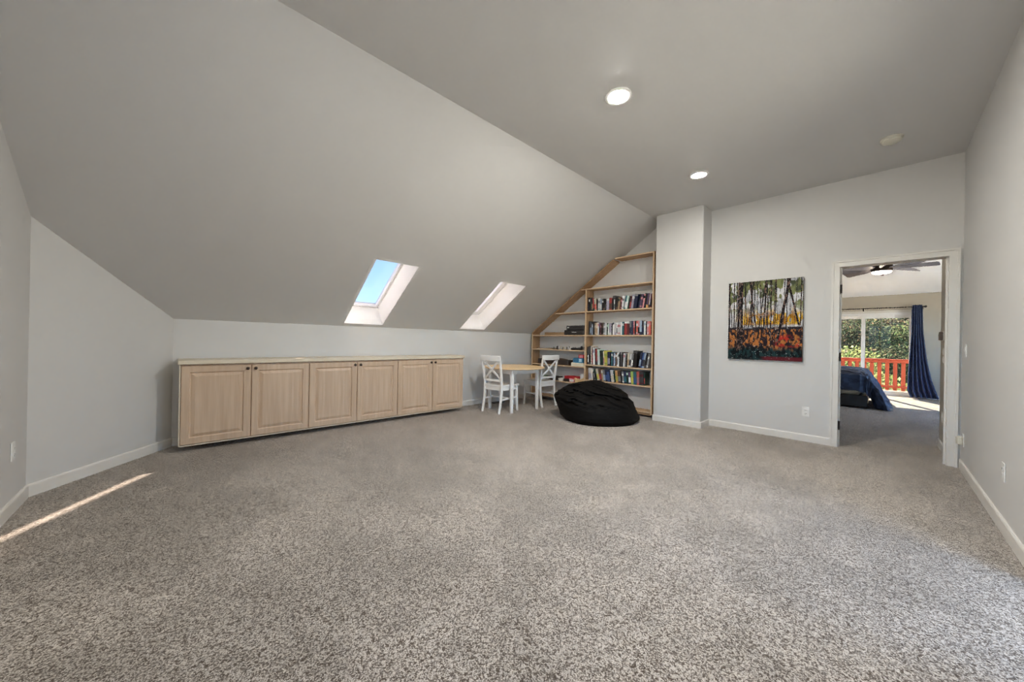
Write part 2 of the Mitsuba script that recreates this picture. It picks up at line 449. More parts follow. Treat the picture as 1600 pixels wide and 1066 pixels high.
def plate(key, label, category, place, kind, mat=WHITE):
    """A wall plate in local x right, y up, z out of the wall."""
    t = thing(key, label, category)
    add(t + '__plate', xform(cat([xform(box(-0.035, 0.035, -0.057, 0.057, 0, 0.006, 0.003), np.eye(4))]), place), mat)
    if kind == 'outlet':
        for y in (-0.020, 0.020):
            r = add(t + '__receptacle', xform(box(-0.017, 0.017, y - 0.014, y + 0.014, 0.005, 0.009, 0.003), place), mat)
            add(r + '__slot', xform(cat([box(-0.008, -0.006, y - 0.002, y + 0.007, 0.0085, 0.0094), box(0.006, 0.008, y - 0.002, y + 0.007, 0.0085, 0.0094), box(-0.002, 0.002, y - 0.010, y - 0.006, 0.0085, 0.0094)]), place), SLOT)
    else:
        add(t + '__toggle', xform(box(-0.016, 0.016, -0.033, 0.033, 0.005, 0.010, 0.002), place), mat)
    return t


def on_far(y, z): return frame_of((XD, y, z), (0, -1, 0), (0, 0, 1))
def on_right(x, z): return frame_of((x, YR, z), (-1, 0, 0), (0, 0, 1))
def on_left(y, z): return frame_of((XA, y, z), (0, 1, 0), (0, 0, 1))


plate('wall_outlet', 'white wall outlet below and right of the painting', 'outlet', on_far(0.585, 0.346), 'outlet')
plate('wall_outlet', 'white wall outlet on the right wall, low near the frame edge', 'outlet', on_right(3.635, 0.362), 'outlet')
plate('wall_outlet', 'white wall outlet on the left wall at the frame edge', 'outlet', on_left(3.625, 0.375), 'outlet')
plate('light_switch', 'flat white light switch on the right wall beside the doorway', 'light switch', on_right(5.05, 1.09), 'switch')
pw = thing('plug_in_device', 'small white plug-in device low on the right wall beside the door casing', 'plug-in device')
P_ = on_right(5.12, 0.285)
add(pw + '__outlet_plate', xform(box(-0.037, 0.037, -0.058, 0.058, 0, 0.006, 0.003), P_), WHITE)
add(pw + '__housing', xform(box(-0.030, 0.030, -0.045, 0.035, 0.006, 0.042, 0.010), P_), IVORY)

# ------------------------------------------------------------------ painting


def picture(p, n, uv):
    s, t = (1.382 - p.y) / 0.762, (p.z - 0.925) / 0.990
    f1, f2, f3 = fbm(s * 13, t * 13, 1.0, octaves=3), fbm(s * 24 + 5, t * 16, 4.0, octaves=2), noise(s * 60, t * 60)
    c = mix((0.38, 0.39, 0.42), (0.60, 0.60, 0.62), smoothstep(0.3, 0.7, f2))
    c = c * (0.55 + 0.45 * smoothstep(0.25, 0.45, noise(s * 70, t * 22)))
    dens = 0.50 + 0.16 * smoothstep(0.70, 0.86, s) - 0.10 * smoothstep(0.90, 0.97, s)
    green = smoothstep(dens - 0.10, dens + 0.0, f1 + 0.55 * (t - 0.78)) * smoothstep(0.56, 0.72, t + 0.10 * (f2 - 0.5))
    c = mix(c, mix((0.030, 0.042, 0.010), (0.15, 0.17, 0.045), smoothstep(0.3, 0.7, f2)), green * 0.92)
    band = smoothstep(0.42, 0.46, t) * (1 - smoothstep(0.54, 0.68, t + 0.25 * (f1 - 0.5)))
    gold = band * smoothstep(0.45, 0.54, f1 + 0.10 * smoothstep(0.1, 0.4, s)) * smoothstep(0.06, 0.22, s)
    c = mix(c, mix((0.30, 0.13, 0.012), (0.62, 0.38, 0.04), smoothstep(0.3, 0.7, f2)), gold)
    low = 1 - smoothstep(0.385, 0.415, t + 0.03 * (f1 - 0.5))
    g3 = fbm(s * 46, t * 30 + 3, 7.0, octaves=2)
    ground = mix((0.018, 0.012, 0.016), (0.40, 0.15, 0.045), smoothstep(0.42, 0.66, 0.65 * g3 + 0.35 * f2))
    ground = mix(ground, (0.42, 0.025, 0.018), smoothstep(0.62, 0.75, s) * (1 - smoothstep(0.94, 0.97, s)) * smoothstep(0.15, 0.20, t) * (1 - smoothstep(0.26, 0.34, t)) * smoothstep(0.35, 0.5, f1))
    deep = mix((0.003, 0.005, 0.007), (0.012, 0.036, 0.040), smoothstep(0.35, 0.7, g3))
    ground = mix(ground, deep, 1 - smoothstep(0.11, 0.21, t + 0.10 * (f1 - 0.5)))
    ground = mix(ground, (0.10, 0.012, 0.018), (1 - smoothstep(0.03, 0.06, t)) * smoothstep(0.45, 0.55, s))
    c = mix(c, ground, low)
    c = mix(c, (0.02, 0.015, 0.02), smoothstep(0.375, 0.39, t) * (1 - smoothstep(0.405, 0.425, t)) * smoothstep(0.30, 0.45, f2))
    for a, lean, w, lo in ((0.115, 0.03, 0.006, 0.25), (0.27, -0.06, 0.005, 0.40), (0.325, 0.05, 0.004, 0.40), (0.375, 0.0, 0.005, 0.25), (0.425, -0.03, 0.004, 0.30), (0.48, -0.05, 0.005, 0.40), (0.535, 0.10, 0.005, 0.40), (0.63, 0.06, 0.004, 0.40), (0.685, -0.04, 0.004, 0.40), (0.76, 0.03, 0.005, 0.30), (0.85, -0.03, 0.003, 0.42), (0.90, 0.05, 0.003, 0.42), (0.015, 0.0, 0.010, 0.2), (0.06, -0.10, 0.006, 0.40), (0.085, 0.0, 0.007, 0.40), (0.150, 0.02, 0.018, 0.10), (0.195, 0.0, 0.020, 0.12), (0.24, 0.0, 0.005, 0.40),
                           (0.30, 0.10, 0.007, 0.40), (0.345, -0.02, 0.009, 0.40), (0.40, -0.16, 0.010, 0.40), (0.445, 0.14, 0.008, 0.25), (0.51, 0.04, 0.011, 0.40), (0.56, -0.03, 0.006, 0.40),
                           (0.60, 0.0, 0.008, 0.20), (0.655, 0.0, 0.006, 0.20), (0.72, 0.20, 0.018, 0.22), (0.80, 0.0, 0.005, 0.40), (0.955, -0.26, 0.012, 0.42), (0.97, 0.02, 0.006, 0.42)):
        u = s - a - lean * (t - 0.42) - 0.010 * (noise(t * 9, a * 50) - 0.5)
        k = (1 - smoothstep(w * 0.8, w * 1.2, dr.abs(u))) * smoothstep(lo, lo + 0.02, t)
        c = mix(c, mix((0.012, 0.010, 0.012), (0.16, 0.10, 0.08), smoothstep(0.55, 0.85, f3)), k)
    dots = smoothstep(0.90, 0.94, noise(s * 95 + 3, t * 95 + 8))
    return mix(c, (0.62, 0.64, 0.62), dots * 0.7 * (1 - smoothstep(0.75, 1.0, t)))


ART = bsdf('canvas_paint', {'type': 'twosided', 'bsdf': {'type': 'principled', 'base_color': proc(picture), 'roughness': 0.7, 'specular': 0.1}})
CANVAS_SIDE = plain('canvas_side', (0.10, 0.085, 0.075), 0.8)
pt = thing('painting', 'unframed canvas of dark tree trunks over orange and red undergrowth on the far wall', 'painting')
add(pt + '__canvas', box(XD - 0.036, XD - 0.003, 0.620, 1.382, 0.925, 1.915, 0.003), CANVAS_SIDE)
fv = np.array([(XD - 0.0366, 1.380, 0.927), (XD - 0.0366, 0.622, 0.927), (XD - 0.0366, 0.622, 1.913), (XD - 0.0366, 1.380, 1.913)])
add(pt + '__painted_face', trimesh.Trimesh(fv, [[0, 1, 2], [0, 2, 3]], process=False), ART, label='painted woodland scene in green, gold, orange and dark teal')

# ------------------------------------------------------------------ wall-hung cabinets and their worktop
CZ0, CZ1, CF = 0.064, 0.822, YK - 0.325
DW, DH = 0.5375, 0.740
door_levels = [(0.0, 0.0), (0.0, 0.016), (0.004, 0.020), (0.058, 0.020), (0.064, 0.011), (0.070, 0.008)]
DGAP = plain('cabinet_gap', (0.10, 0.07, 0.05), 0.7)
unit_labels = ['pale maple double-door cabinet unit farthest left, next to the angled wall', 'pale maple double-door cabinet unit in the middle of the row of three', 'pale maple double-door cabinet unit nearest the table and chairs']
for k in range(3):
    x0 = 0.010 + k * 1.066
    x1 = x0 + 1.066
    t = thing('wall_cabinet', unit_labels[k], 'cabinet', 'wall-hung maple cabinets')
    add(t + '__body', box(x0 + 0.001, x1 - 0.001, CF + 0.001, YK, CZ0, CZ1, 0.001), MAPLE)
    if k in (0, 2):
        sx = x0 - 0.010 if k == 0 else x1
        add(t + '__side_panel', box(sx, sx + 0.010, CF - 0.012, YK, CZ0 - 0.004, CZ1), CREAM if k == 0 else MAPLE, label='pale side panel')
    add(t + '__bottom_rail', box(x0, x1, CF - 0.010, CF + 0.02, CZ0 - 0.012, CZ0, 0.002), CREAM)
    for j in range(2):
        dx = x0 + 0.0035 + j * 0.5330
        w = 0.5270
        pl = frame_of((dx, CF, CZ0 + 0.006), (1, 0, 0), (0, 0, 1))
        d = add(t + '__door', xform(rect_loft(w, DH, door_levels, True, False), pl), MAPLE)
        pan = rect_loft(w - 0.132, DH - 0.132, [(0.0, 0.006), (0.003, 0.008), (0.030, 0.0185), (0.033, 0.0195)], False, True)
        pan.apply_translation((0.066, 0.066, 0))
        add(d + '__raised_panel', xform(pan, pl), MAPLE)
        kx, kz = dx + (w - 0.030 if j == 0 else 0.030), CZ0 + 0.006 + DH - 0.036
        kn = lathe([(0, 0), (0.007, 0), (0.006, 0.012), (0.014, 0.018), (0.0155, 0.024), (0.012, 0.029), (0, 0.031)], 20)
        add(d + '__knob', xform(kn, frame_of((kx, CF - 0.020, kz), (1, 0, 0), (0, 0, 1))), BRONZE, smooth=40, label='round dark knob')
wt = thing('cabinet_worktop', 'long cream worktop over the three wall-hung cabinets', 'worktop')
add(wt + '__slab', box(-0.012, 3.232, CF - 0.036, YK, CZ1 + 0.004, CZ1 + 0.046, 0.004), CREAM)

# ------------------------------------------------------------------ bookcase built into the slope
BX0, BX1 = 5.070, XD - 0.002
LIT_EDGE = plain('lit_edge_tone', (0.60, 0.445, 0.285), 0.45)  # paler than the boards: light on their front edges put into the colour
bk = thing('bookcase', 'oak bookcase with a sloped left side built under the roof beside the column', 'bookcase')


def board(part, y0, y1, z, th=0.020, x0=BX0, mat=OAK_H):
    k = add(bk + '__' + part, box(x0, BX1, y0, y1, z - th / 2, z + th / 2, 0.0015), mat)
    add(k + '__lit_edge', box(x0 - 0.004, x0, y0, y1, z - th / 2, z + th / 2, 0.001), LIT_EDGE, label='front edge coloured paler for the light on it')
    return k


YRI, YRO, YD0, YD1, YLI, YLO = 2.333, 2.308, 3.487, 3.513, 4.738, 4.765
ZT, ZA, ZB_, ZC_, ZDL, ZEL, ZFL, ZDR, ZER, ZBOT = 2.467, 2.020, 1.632, 1.224, 0.957, 0.672, 0.382, 0.720, 0.458, 0.075
add(bk + '__side_panel', box(BX0, BX1, YRO, YRI, 0.045, ZT + 0.010, 0.0015), OAK_V)
add(bk + '__side_panel', box(BX0, BX1, YLI, YLO, 0.045, 1.262, 0.0015), OAK_V)
add(bk + '__divider', box(BX0 + 0.001, BX1, YD0, YD1, 0.045, ZA - 0.010, 0.0015), OAK_V)


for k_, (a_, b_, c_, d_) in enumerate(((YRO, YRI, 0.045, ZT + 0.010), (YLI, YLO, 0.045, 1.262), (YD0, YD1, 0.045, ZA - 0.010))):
    add(bk + ('__side_panel', '__side_panel_001', '__divider')[k_] + '__lit_edge', box(BX0 - 0.005, BX0 - 0.0042 + (0.0042 if k_ < 2 else 0.0052), a_, b_, c_, d_, 0.001), LIT_EDGE, label='front edge coloured paler for the light on it')


def under_slope(z, c=0.046):
    """y where a level z meets the underside of the sloped board."""
    return YK - (z - ZK + c) / SL


for z in (ZDR, ZER):
    board('shelf', YRI, YD0, z)
for z in (ZDL, ZEL, ZFL):
    board('shelf', YD1, YLI, z)
board('shelf', YRI, YD0, ZB_)
board('shelf', YD1, under_slope(ZB_ + 0.01) - 0.002, ZB_)
board('shelf', YRI, YD0, ZC_)
board('shelf', YD1, YLI, ZC_)
board('shelf', YRI, under_slope(ZA + 0.01) - 0.002, ZA)
board('bottom_shelf', YRI, YD0, ZBOT)
board('bottom_shelf', YD1, YLI, ZBOT)
add(bk + '__toe_board', box(BX0 + 0.015, BX0 + 0.030, YRI, YD0, 0.030, ZBOT - 0.011), OAK_H)
board('top_board', YRI, under_slope(ZT + 0.010, 0.022) - 0.004, ZT)
sy0, sy1 = YLO - 0.002, under_slope(ZT - 0.010, 0.022)
sp = Polygon([(sy0, slope_z(sy0) - 0.022), (sy1, slope_z(sy1) - 0.022), (sy1, slope_z(sy1) - 0.046), (sy0, slope_z(sy0) - 0.046)])
add(bk + '__sloped_board', ext(sp, BX1 - BX0, frame_of((BX0, 0, 0), (0, 1, 0), (0, 0, 1))), OAK_H)

# ------------------------------------------------------------------ books
BOOK = bsdf('book_cloth', {'type': 'twosided', 'bsdf': {'type': 'principled', 'base_color': {'type': 'mesh_attribute', 'name': 'vertex_color'}, 'roughness': 0.4, 'specular': 0.4}})
NAMES = [('black', (28, 27, 30)), ('charcoal grey', (70, 70, 74)), ('grey', (135, 138, 142)), ('white', (225, 226, 228)), ('cream', (226, 214, 188)), ('navy', (34, 44, 78)), ('blue', (50, 86, 150)), ('pale blue', (150, 175, 205)),
         ('teal', (35, 110, 125)), ('dark green', (28, 58, 48)), ('mint', (190, 220, 208)), ('lime green', (165, 195, 80)), ('yellow', (205, 195, 50)), ('orange', (222, 160, 85)), ('coral red', (222, 95, 75)), ('maroon', (92, 30, 36)),
         ('red', (165, 45, 45)), ('pink', (205, 130, 140)), ('brown', (98, 70, 56)), ('tan', (180, 148, 112)), ('purple', (92, 70, 105)), ('lavender', (170, 165, 190))]
CN = dict(NAMES)


def book_mesh(w, d, h, main, band, style):
    """Spine at x = 0 facing -x, thickness along +y from 0 to w, standing on z = 0."""
    V, F, C = [], [], []

    def quad(pts, c):
        o = len(V)
        V.extend(pts); C.extend([c] * 4); F.extend([[o, o + 1, o + 2], [o, o + 2, o + 3]])
    page = lin(222, 214, 196)
    cuts = {0: [0, 1], 1: [0, 0.12, 0.55, 1], 2: [0, 0.70, 0.88, 1], 3: [0, 0.22, 1], 4: [0, 0.10, 0.18, 0.62, 0.80, 1], 5: [0, 0.84, 1]}[style]
    e = min(0.0025, w * 0.2)
    for i in range(len(cuts) - 1):
        a, b = cuts[i] * h, cuts[i + 1] * h
        c = band if i % 2 == 1 else main
        quad([(0, e, a), (0, e, b), (0, w - e, b), (0, w - e, a)], c)
        quad([(e, 0, a), (e, 0, b), (0, e, b), (0, e, a)], c)
        quad([(0, w - e, a), (0, w - e, b), (e, w, b), (e, w, a)], c)
    quad([(e, 0, 0), (d, 0, 0), (d, 0, h), (e, 0, h)], main)
    quad([(e, w, 0), (e, w, h), (d, w, h), (d, w, 0)], main)
    t, z = min(0.002, w * 0.15), 0.004
    quad([(e, t, h - z), (d - z, t, h - z), (d - z, w - t, h - z), (e, w - t, h - z)], page)
    quad([(d - z, t, z), (d - z, w - t, z), (d - z, w - t, h - z), (d - z, t, h - z)], page)
    quad([(e, t, 0.0), (e, w - t, 0.0), (d, w - t, 0.0), (d, t, 0.0)], page)
    for y in (0, w):                                        # board edges at the top and fore-edge
        s = t if y == 0 else -t
        quad([(e, y, h), (d, y, h), (d, y + s, h), (e, y + s, h)], main)
        quad([(e, y + s, h - z), (d, y + s, h - z), (d, y + s, h), (e, y + s, h)], main)
        quad([(d, y, 0), (d, y, h), (d, y + s, h), (d, y + s, 0)], main)
    quad([(0, e, h), (e, 0, h), (e, w, h), (0, w - e, h)], main)
    m = trimesh.Trimesh(np.array(V, float), np.array(F), process=False)
    m.invert()
    return m, np.array(C)


ORD = ['', 'first', 'second', 'third', 'fourth', 'fifth', 'sixth', 'seventh', 'eighth', 'ninth', 'tenth', 'eleventh', 'twelfth', 'thirteenth', 'fourteenth', 'fifteenth', 'sixteenth', 'seventeenth', 'eighteenth', 'nineteenth', 'twentieth']
TENS = {2: 'twenty', 3: 'thirty', 4: 'forty'}


def ordinal(n):
    if n <= 20: return ORD[n]
    return TENS[n // 10] + '-' + ORD[n % 10] if n % 10 else {3: 'thirtieth', 4: 'fortieth'}[n // 10]


def book_row(row_name, group, zshelf, ystart, yend, items):
    """items from the left: (relative width, height, cover, band colour, band style, lean in degrees; + leans to the left, depth)."""
    tot = sum(i[0] for i in items)
    span = ystart - yend
    # the space a leaning book takes on the shelf is its width over cos(lean)
    need, prev = [], 0
    for it in items:
        need.append(it[0])
    y = ystart
    prev_lean = None
    scale = span / tot
    for n, it in enumerate(items):
        w_rel, h, c1, c2, style, lean, depth = it
        slot = w_rel * scale
        if c1 is not None:
            a = math.radians(lean)
            w = slot * math.cos(a) * 0.975
            w = max(w, 0.006)
            mute = lambda c: (np.array(c) * 0.72 + 0.18 * np.mean(c)) * (0.75 + 0.35 * rng.random())
            m, col_ = book_mesh(w, depth, h, mute(lin(*CN[c1])), mute(lin(*CN[c2])), style)
            # local y grows to the right in the picture is -Y in the room: pivot on the lower corner it rests on
            m.apply_translation((0, -w if lean >= 0 else 0, 0))        # lean >= 0: top goes to +Y (left), rests on its left lower corner? it pivots on the lower left edge
            # pivot such that the lowest point lies on the shelf
            m.apply_transform(trimesh.transformations.rotation_matrix(-a, (1, 0, 0)))
            zmin = m.bounds[0][2]
            bb_lo, bb_hi = m.vertices[m.vertices[:, 2] < zmin + 0.0005][:, 1].min(), m.vertices[m.vertices[:, 2] < zmin + 0.0005][:, 1].max()
            jut = BX0 + 0.020 + 0.018 * rng.random()
            yy = (y - slot - bb_hi + w / math.cos(a)) if lean < 0 else (y - bb_hi)
            m.apply_translation((jut, yy, zshelf + 0.0002 - zmin))
            name = c1 if isinstance(c1, str) else 'grey'
            size = 'slim ' if slot < 0.022 else ('thick ' if slot > 0.042 else '')
            how = '' if abs(lean) < 4 else (', leaning left' if lean > 0 else ', leaning right')
            add('book', m, BOOK, color=col_, label=f'{size}{name} book, {ordinal(sum(1 for q in items[:n + 1] if q[2] is not None))} from the left {row_name}{how}', cat='book', group=group)
        y -= slot


b = lambda w, h, c, c2='white', st=0, lean=0, d=0.15: (w, h, c, c2, st, lean, d)
ROW_B = [b(28, .235, 'black', 'navy', 1, 2), b(34, .235, 'black', 'white', 2, 2), b(36, .230, 'charcoal grey', 'dark green', 1, 2), b(26, .225, 'black', 'tan', 1, 3), b(32, .220, 'dark green', 'red', 3, 4), b(44, .215, 'cream', 'coral red', 1, 6),
         b(30, .20, 'black', 'charcoal grey', 0, 3), b(48, .208, 'white', 'grey', 4, 0), b(36, .195, 'pale blue', 'white', 1, 0), b(32, .19, 'black', 'white', 2, 0), b(36, .195, 'brown', 'black', 3, 0), b(34, .19, 'black', 'charcoal grey', 1, 0),
         b(58, .19, 'lavender', 'white', 5, 0), b(56, .20, 'red', 'brown', 1, 0), b(34, .185, 'black', 'white', 0, 0), b(18, .17, 'white', 'grey', 1, 0), b(56, .232, 'charcoal grey', 'dark green', 1, -2, .17), b(44, .20, 'brown', 'black', 3, -2), b(36, .195, 'tan', 'dark green', 2, -3), b(28, .195, 'maroon', 'pink', 4, -5),
         b(52, .215, 'white', 'grey', 4, -8), b(28, .215, 'teal', 'white', 1, -8), b(40, .210, 'mint', 'white', 1, -9), b(28, .20, 'black', 'charcoal grey', 0, -9), b(52, .20, 'maroon', 'red', 1, -9), b(56, .215, 'lavender', 'white', 2, -9), b(60, .225, 'navy', 'grey', 5, -8), b(34, .22, 'black', 'navy', 1, -8),
         b(40, .215, 'purple', 'pink', 4, -9), b(30, .215, 'pink', 'black', 2, -9), b(44, .225, 'black', 'charcoal grey', 0, -8), b(36, .22, 'orange', 'purple', 3, -8), b(30, .22, 'charcoal grey', 'lavender', 3, -7), b(28, .21, 'maroon', 'black', 1, -5)]
ROW_C = [b(32, .235, 'dark green', 'black', 3), b(34, .225, 'charcoal grey', 'pale blue', 1), b(30, .19, 'pale blue', 'white', 2), b(42, .23, 'black', 'charcoal grey', 0), b(40, .205, 'tan', 'cream', 4), b(40, .21, 'cream', 'tan', 1), b(32, .215, 'white', 'pink', 2), b(26, .21, 'purple', 'black', 1), b(22, .20, 'maroon', 'pink', 4), b(24, .20, 'black', 'white', 0),
         b(30, .205, 'brown', 'black', 1), b(36, .19, 'grey', 'white', 4), b(28, .205, 'white', 'grey', 0), b(36, .195, 'dark green', 'mint', 2), b(24, .19, 'mint', 'white', 1), b(58, .195, 'white', 'lavender', 3), b(22, .19, 'black', 'white', 0), b(30, .20, 'white', 'navy', 5), b(44, .20, 'lavender', 'white', 3), b(28, .20, 'white', 'grey', 1), b(66, .205, 'white', 'pink', 4),
         b(24, .205, 'white', 'grey', 0), b(34, .21, 'teal', 'white', 2), b(22, .21, 'black', 'navy', 0), b(56, .215, 'red', 'white', 5), b(48, .215, 'maroon', 'white', 5), b(36, .215, 'grey', 'navy', 1), b(30, .22, 'navy', 'black', 0), b(38, .215, 'pink', 'red', 1), b(22, .22, 'black', 'charcoal grey', 0), b(36, .22, 'coral red', 'white', 4), b(36, .22, 'pink', 'black', 1), b(44, .22, 'navy', 'pale blue', 3),
         b(38, .215, 'charcoal grey', 'navy', 1), b(32, .21, 'white', 'pale blue', 2), b(24, .21, 'black', 'navy', 0), b(36, .205, 'pink', 'white', 4), b(36, .205, 'coral red', 'pink', 2), b(28, .20, 'maroon', 'black', 0)]
ROW_D = [b(30, .30, 'black', 'charcoal grey', 0, 1, .17), b(38, .295, 'charcoal grey', 'white', 1, 1, .17), b(52, .315, 'charcoal grey', 'black', 1, 1, .18), b(20, .32, 'cream', 'tan', 0, 1, .18), b(46, .30, 'maroon', 'red', 1, 2, .17), b(58, .29, 'white', 'lavender', 2, 3, .17), b(26, .275, 'black', 'navy', 0, 3), b(46, .265, 'charcoal grey', 'red', 3, 3), b(64, .265, 'mint', 'white', 1, 4, .16), b(92, .245, 'dark green', 'black', 4, 3, .16),
         b(28, .235, 'cream', 'pink', 1, 3), b(76, .245, 'yellow', 'lime green', 4, 3, .16), b(64, .225, 'navy', 'lavender', 1, 1), b(34, .225, 'black', 'navy', 0, 0), b(46, .225, 'teal', 'white', 2, 0), b(22, .22, 'navy', 'teal', 0, 0), b(38, .215, 'pale blue', 'white', 4, 0), b(42, .215, 'brown', 'white', 2, 0), b(30, .22, 'white', 'grey', 1, 0), b(26, .225, 'white', 'charcoal grey', 2, 0), b(32, .23, 'black', 'dark green', 0, 0),
         b(46, .23, 'charcoal grey', 'grey', 5, 0), b(20, .23, 'black', 'white', 0, 0), b(36, .225, 'brown', 'pink', 2, -2), b(42, .215, 'white', 'pink', 2, -2), b(22, .20, 'black', 'tan', 0, -2), b(26, .20, 'tan', 'black', 2, -3), b(48, .22, 'cream', 'tan', 1, -4), b(50, .215, 'white', 'charcoal grey', 1, -6), b(42, .21, 'grey', 'white', 1, -6), b(44, .215, 'lavender', 'black', 1, -7), b(96, .26, 'black', 'charcoal grey', 5, -4, .19),
         b(46, .235, 'navy', 'pale blue', 1, -9), b(40, .235, 'blue', 'navy', 1, -9), b(44, .23, 'pale blue', 'charcoal grey', 1, -9), b(36, .23, 'charcoal grey', 'black', 3, -9), b(46, .225, 'grey', 'white', 4, -8)]
ROW_E = [b(26, .2, None), b(34, .21, None), b(66, .205, 'white', 'lavender', 1, 2, .15), b(44, .195, 'cream', 'white', 1, 5), b(34, .20, 'black', 'white', 2, 11), b(28, .20, 'white', 'black', 4, 12), b(48, .195, 'dark green', 'black', 1, 12), b(58, .20, 'cream', 'yellow', 1, 12), b(56, .20, 'brown', 'red', 1, 11), b(42, .195, 'tan', 'white', 2, 10), b(46, .19, 'grey', 'pale blue', 1, 9), b(50, .195, 'navy', 'blue', 1, 9), b(62, .195, 'blue', 'navy', 5, 9), b(26, .19, 'navy', 'black', 0, 9),
         b(66, .195, 'white', 'cream', 1, 9), b(34, .19, 'dark green', 'black', 0, 8), b(62, .195, 'orange', 'yellow', 1, 7), b(58, .19, 'brown', 'grey', 1, 7), b(32, .19, 'black', 'charcoal grey', 0, 7), b(36, .19, 'grey', 'white', 4, 6), b(54, .195, 'navy', 'teal', 1, 6), b(44, .195, 'dark green', 'mint', 2, 6), b(46, .19, 'purple', 'white', 1, 5), b(58, .20, 'lime green', 'yellow', 1, 4), b(58, .20, 'teal', 'blue', 1, 3), b(60, .205, 'coral red', 'pink', 1, 2),
         b(84, .205, 'charcoal grey', 'maroon', 4, 1), b(24, .20, 'dark green', 'red', 1, 0), b(130, .2, None)]
book_row('in the top row of books', 'books on the top book shelf', ZB_ + 0.010, YD0 - 0.004, YRI + 0.004, ROW_B)
book_row('in the second row of books', 'books on the second book shelf', ZC_ + 0.010, YD0 - 0.030, YRI + 0.004, ROW_C)
book_row('in the third row of books', 'books on the third book shelf', ZDR + 0.010, YD0 - 0.002, YRI + 0.040, ROW_D)
book_row('in the lowest row of books', 'books on the lowest book shelf', ZER + 0.010, YD0 - 0.002, YRI + 0.004, ROW_E)

# ------------------------------------------------------------------ what stands on the bookcase's left shelves
GADGET = plastic('black_gadget', (0.018, 0.018, 0.021), 0.2)
SILVER = plain('silver_print', (0.55, 0.55, 0.56), 0.35, metallic=0.5)
zc = ZC_ + 0.010
d1 = thing('av_receiver', 'wide black receiver box, the lower of two stacked on the bookcase', 'receiver')
add(d1 + '__case', box(BX0 + 0.015, BX0 + 0.20, 3.535, 3.975, zc + 0.006, zc + 0.090, 0.006), GADGET)
for y in (3.57, 3.94):
    add(d1 + '__foot', cat([moved(trimesh.creation.cylinder(0.012, 0.0064, sections=14), BX0 + x, y, zc + 0.0032) for x in (0.03, 0.18)]), BLACK)
add(d1 + '__front_panel', box(BX0 + 0.011, BX0 + 0.016, 3.560, 3.950, zc + 0.018, zc + 0.078, 0.003), BLACK)
add(d1 + '__display', box(BX0 + 0.009, BX0 + 0.0115, 3.700, 3.800, zc + 0.042, zc + 0.056, 0.001), SILVER, label='small silver emblem plate')
d2 = thing('video_player', 'flat black player, the upper of two stacked on the bookcase', 'player')
add(d2 + '__case', box(BX0 + 0.020, BX0 + 0.19, 3.540, 3.930, zc + 0.092, zc + 0.168, 0.005), GADGET)
add(d2 + '__disc_tray', box(BX0 + 0.0175, BX0 + 0.021, 3.60, 3.78, zc + 0.128, zc + 0.144, 0.001), BLACK)
add(d2 + '__badge', box(BX0 + 0.0175, BX0 + 0.021, 3.865, 3.905, zc + 0.125, zc + 0.148, 0.001), SILVER, label='small grey badge')
lp = thing('loose_plank', 'long thin oak plank lying on the shelf beside the black players', 'plank')
add(lp + '__plank', moved(box(-0.009, 0.009, -0.27, 0.27, -0.029, 0.029, 0.002), 5.235, 4.30, zc + 0.0295), OAK_H)
zd = ZDL + 0.010
CARD = plain('tan_card', (0.55, 0.43, 0.29), 0.7)
PAPERW = plain('paper_white', (0.72, 0.70, 0.65), 0.8)
DARKW = wood('dark_wood', (0.10, 0.055, 0.030), (0.05, 0.026, 0.015), 0.4, 'y')
fb = thing('chess_board', 'thin tan game board lying flat on the upper left shelf', 'game board')
add(fb + '__board', box(5.09, 5.25, 4.27, 4.66, zd, zd + 0.014, 0.002), CARD)
add(fb + '__rim', box(5.088, 5.252, 4.268, 4.662, zd + 0.0142, zd + 0.020, 0.002), DARKW)
PIECE_W = plastic('pale_piece', (0.66, 0.57, 0.42), 0.2)
PIECE_B = plastic('dark_piece', (0.05, 0.032, 0.024), 0.2)
spots = [(4.22, 5.10, 0), (4.175, 5.13, 0), (4.13, 5.10, 0), (4.10, 5.14, 0), (4.065, 5.10, 1), (4.03, 5.13, 0), (3.985, 5.10, 1), (3.95, 5.135, 1), (3.915, 5.10, 0), (3.885, 5.13, 0)]
for i, (y, x, c) in enumerate(spots):
    h = 0.045 + 0.02 * ((i * 37) % 5) / 4
    pr = [(0, 0), (0.015, 0), (0.016, 0.006), (0.010, 0.012), (0.006, h * 0.55), (0.011, h * 0.66), (0.006, h * 0.72), (0.010, h * 0.86), (0.006, h), (0, h + 0.003)]
    add('chess_piece', moved(lathe(pr, 16), x, y, zd), PIECE_W if c else PIECE_B, smooth=40, label=f"{'pale' if c else 'dark'} chess piece, {ordinal(i + 1)} from the left of those on the upper left shelf", cat='chess piece', group=('pale' if c else 'dark') + ' chess pieces on the shelf')
gp = thing('game_box', 'low white card box beside the chess pieces', 'box')
add(gp + '__box', box(5.10, 5.19, 3.835, 3.870, zd, zd + 0.040, 0.002), PAPERW)
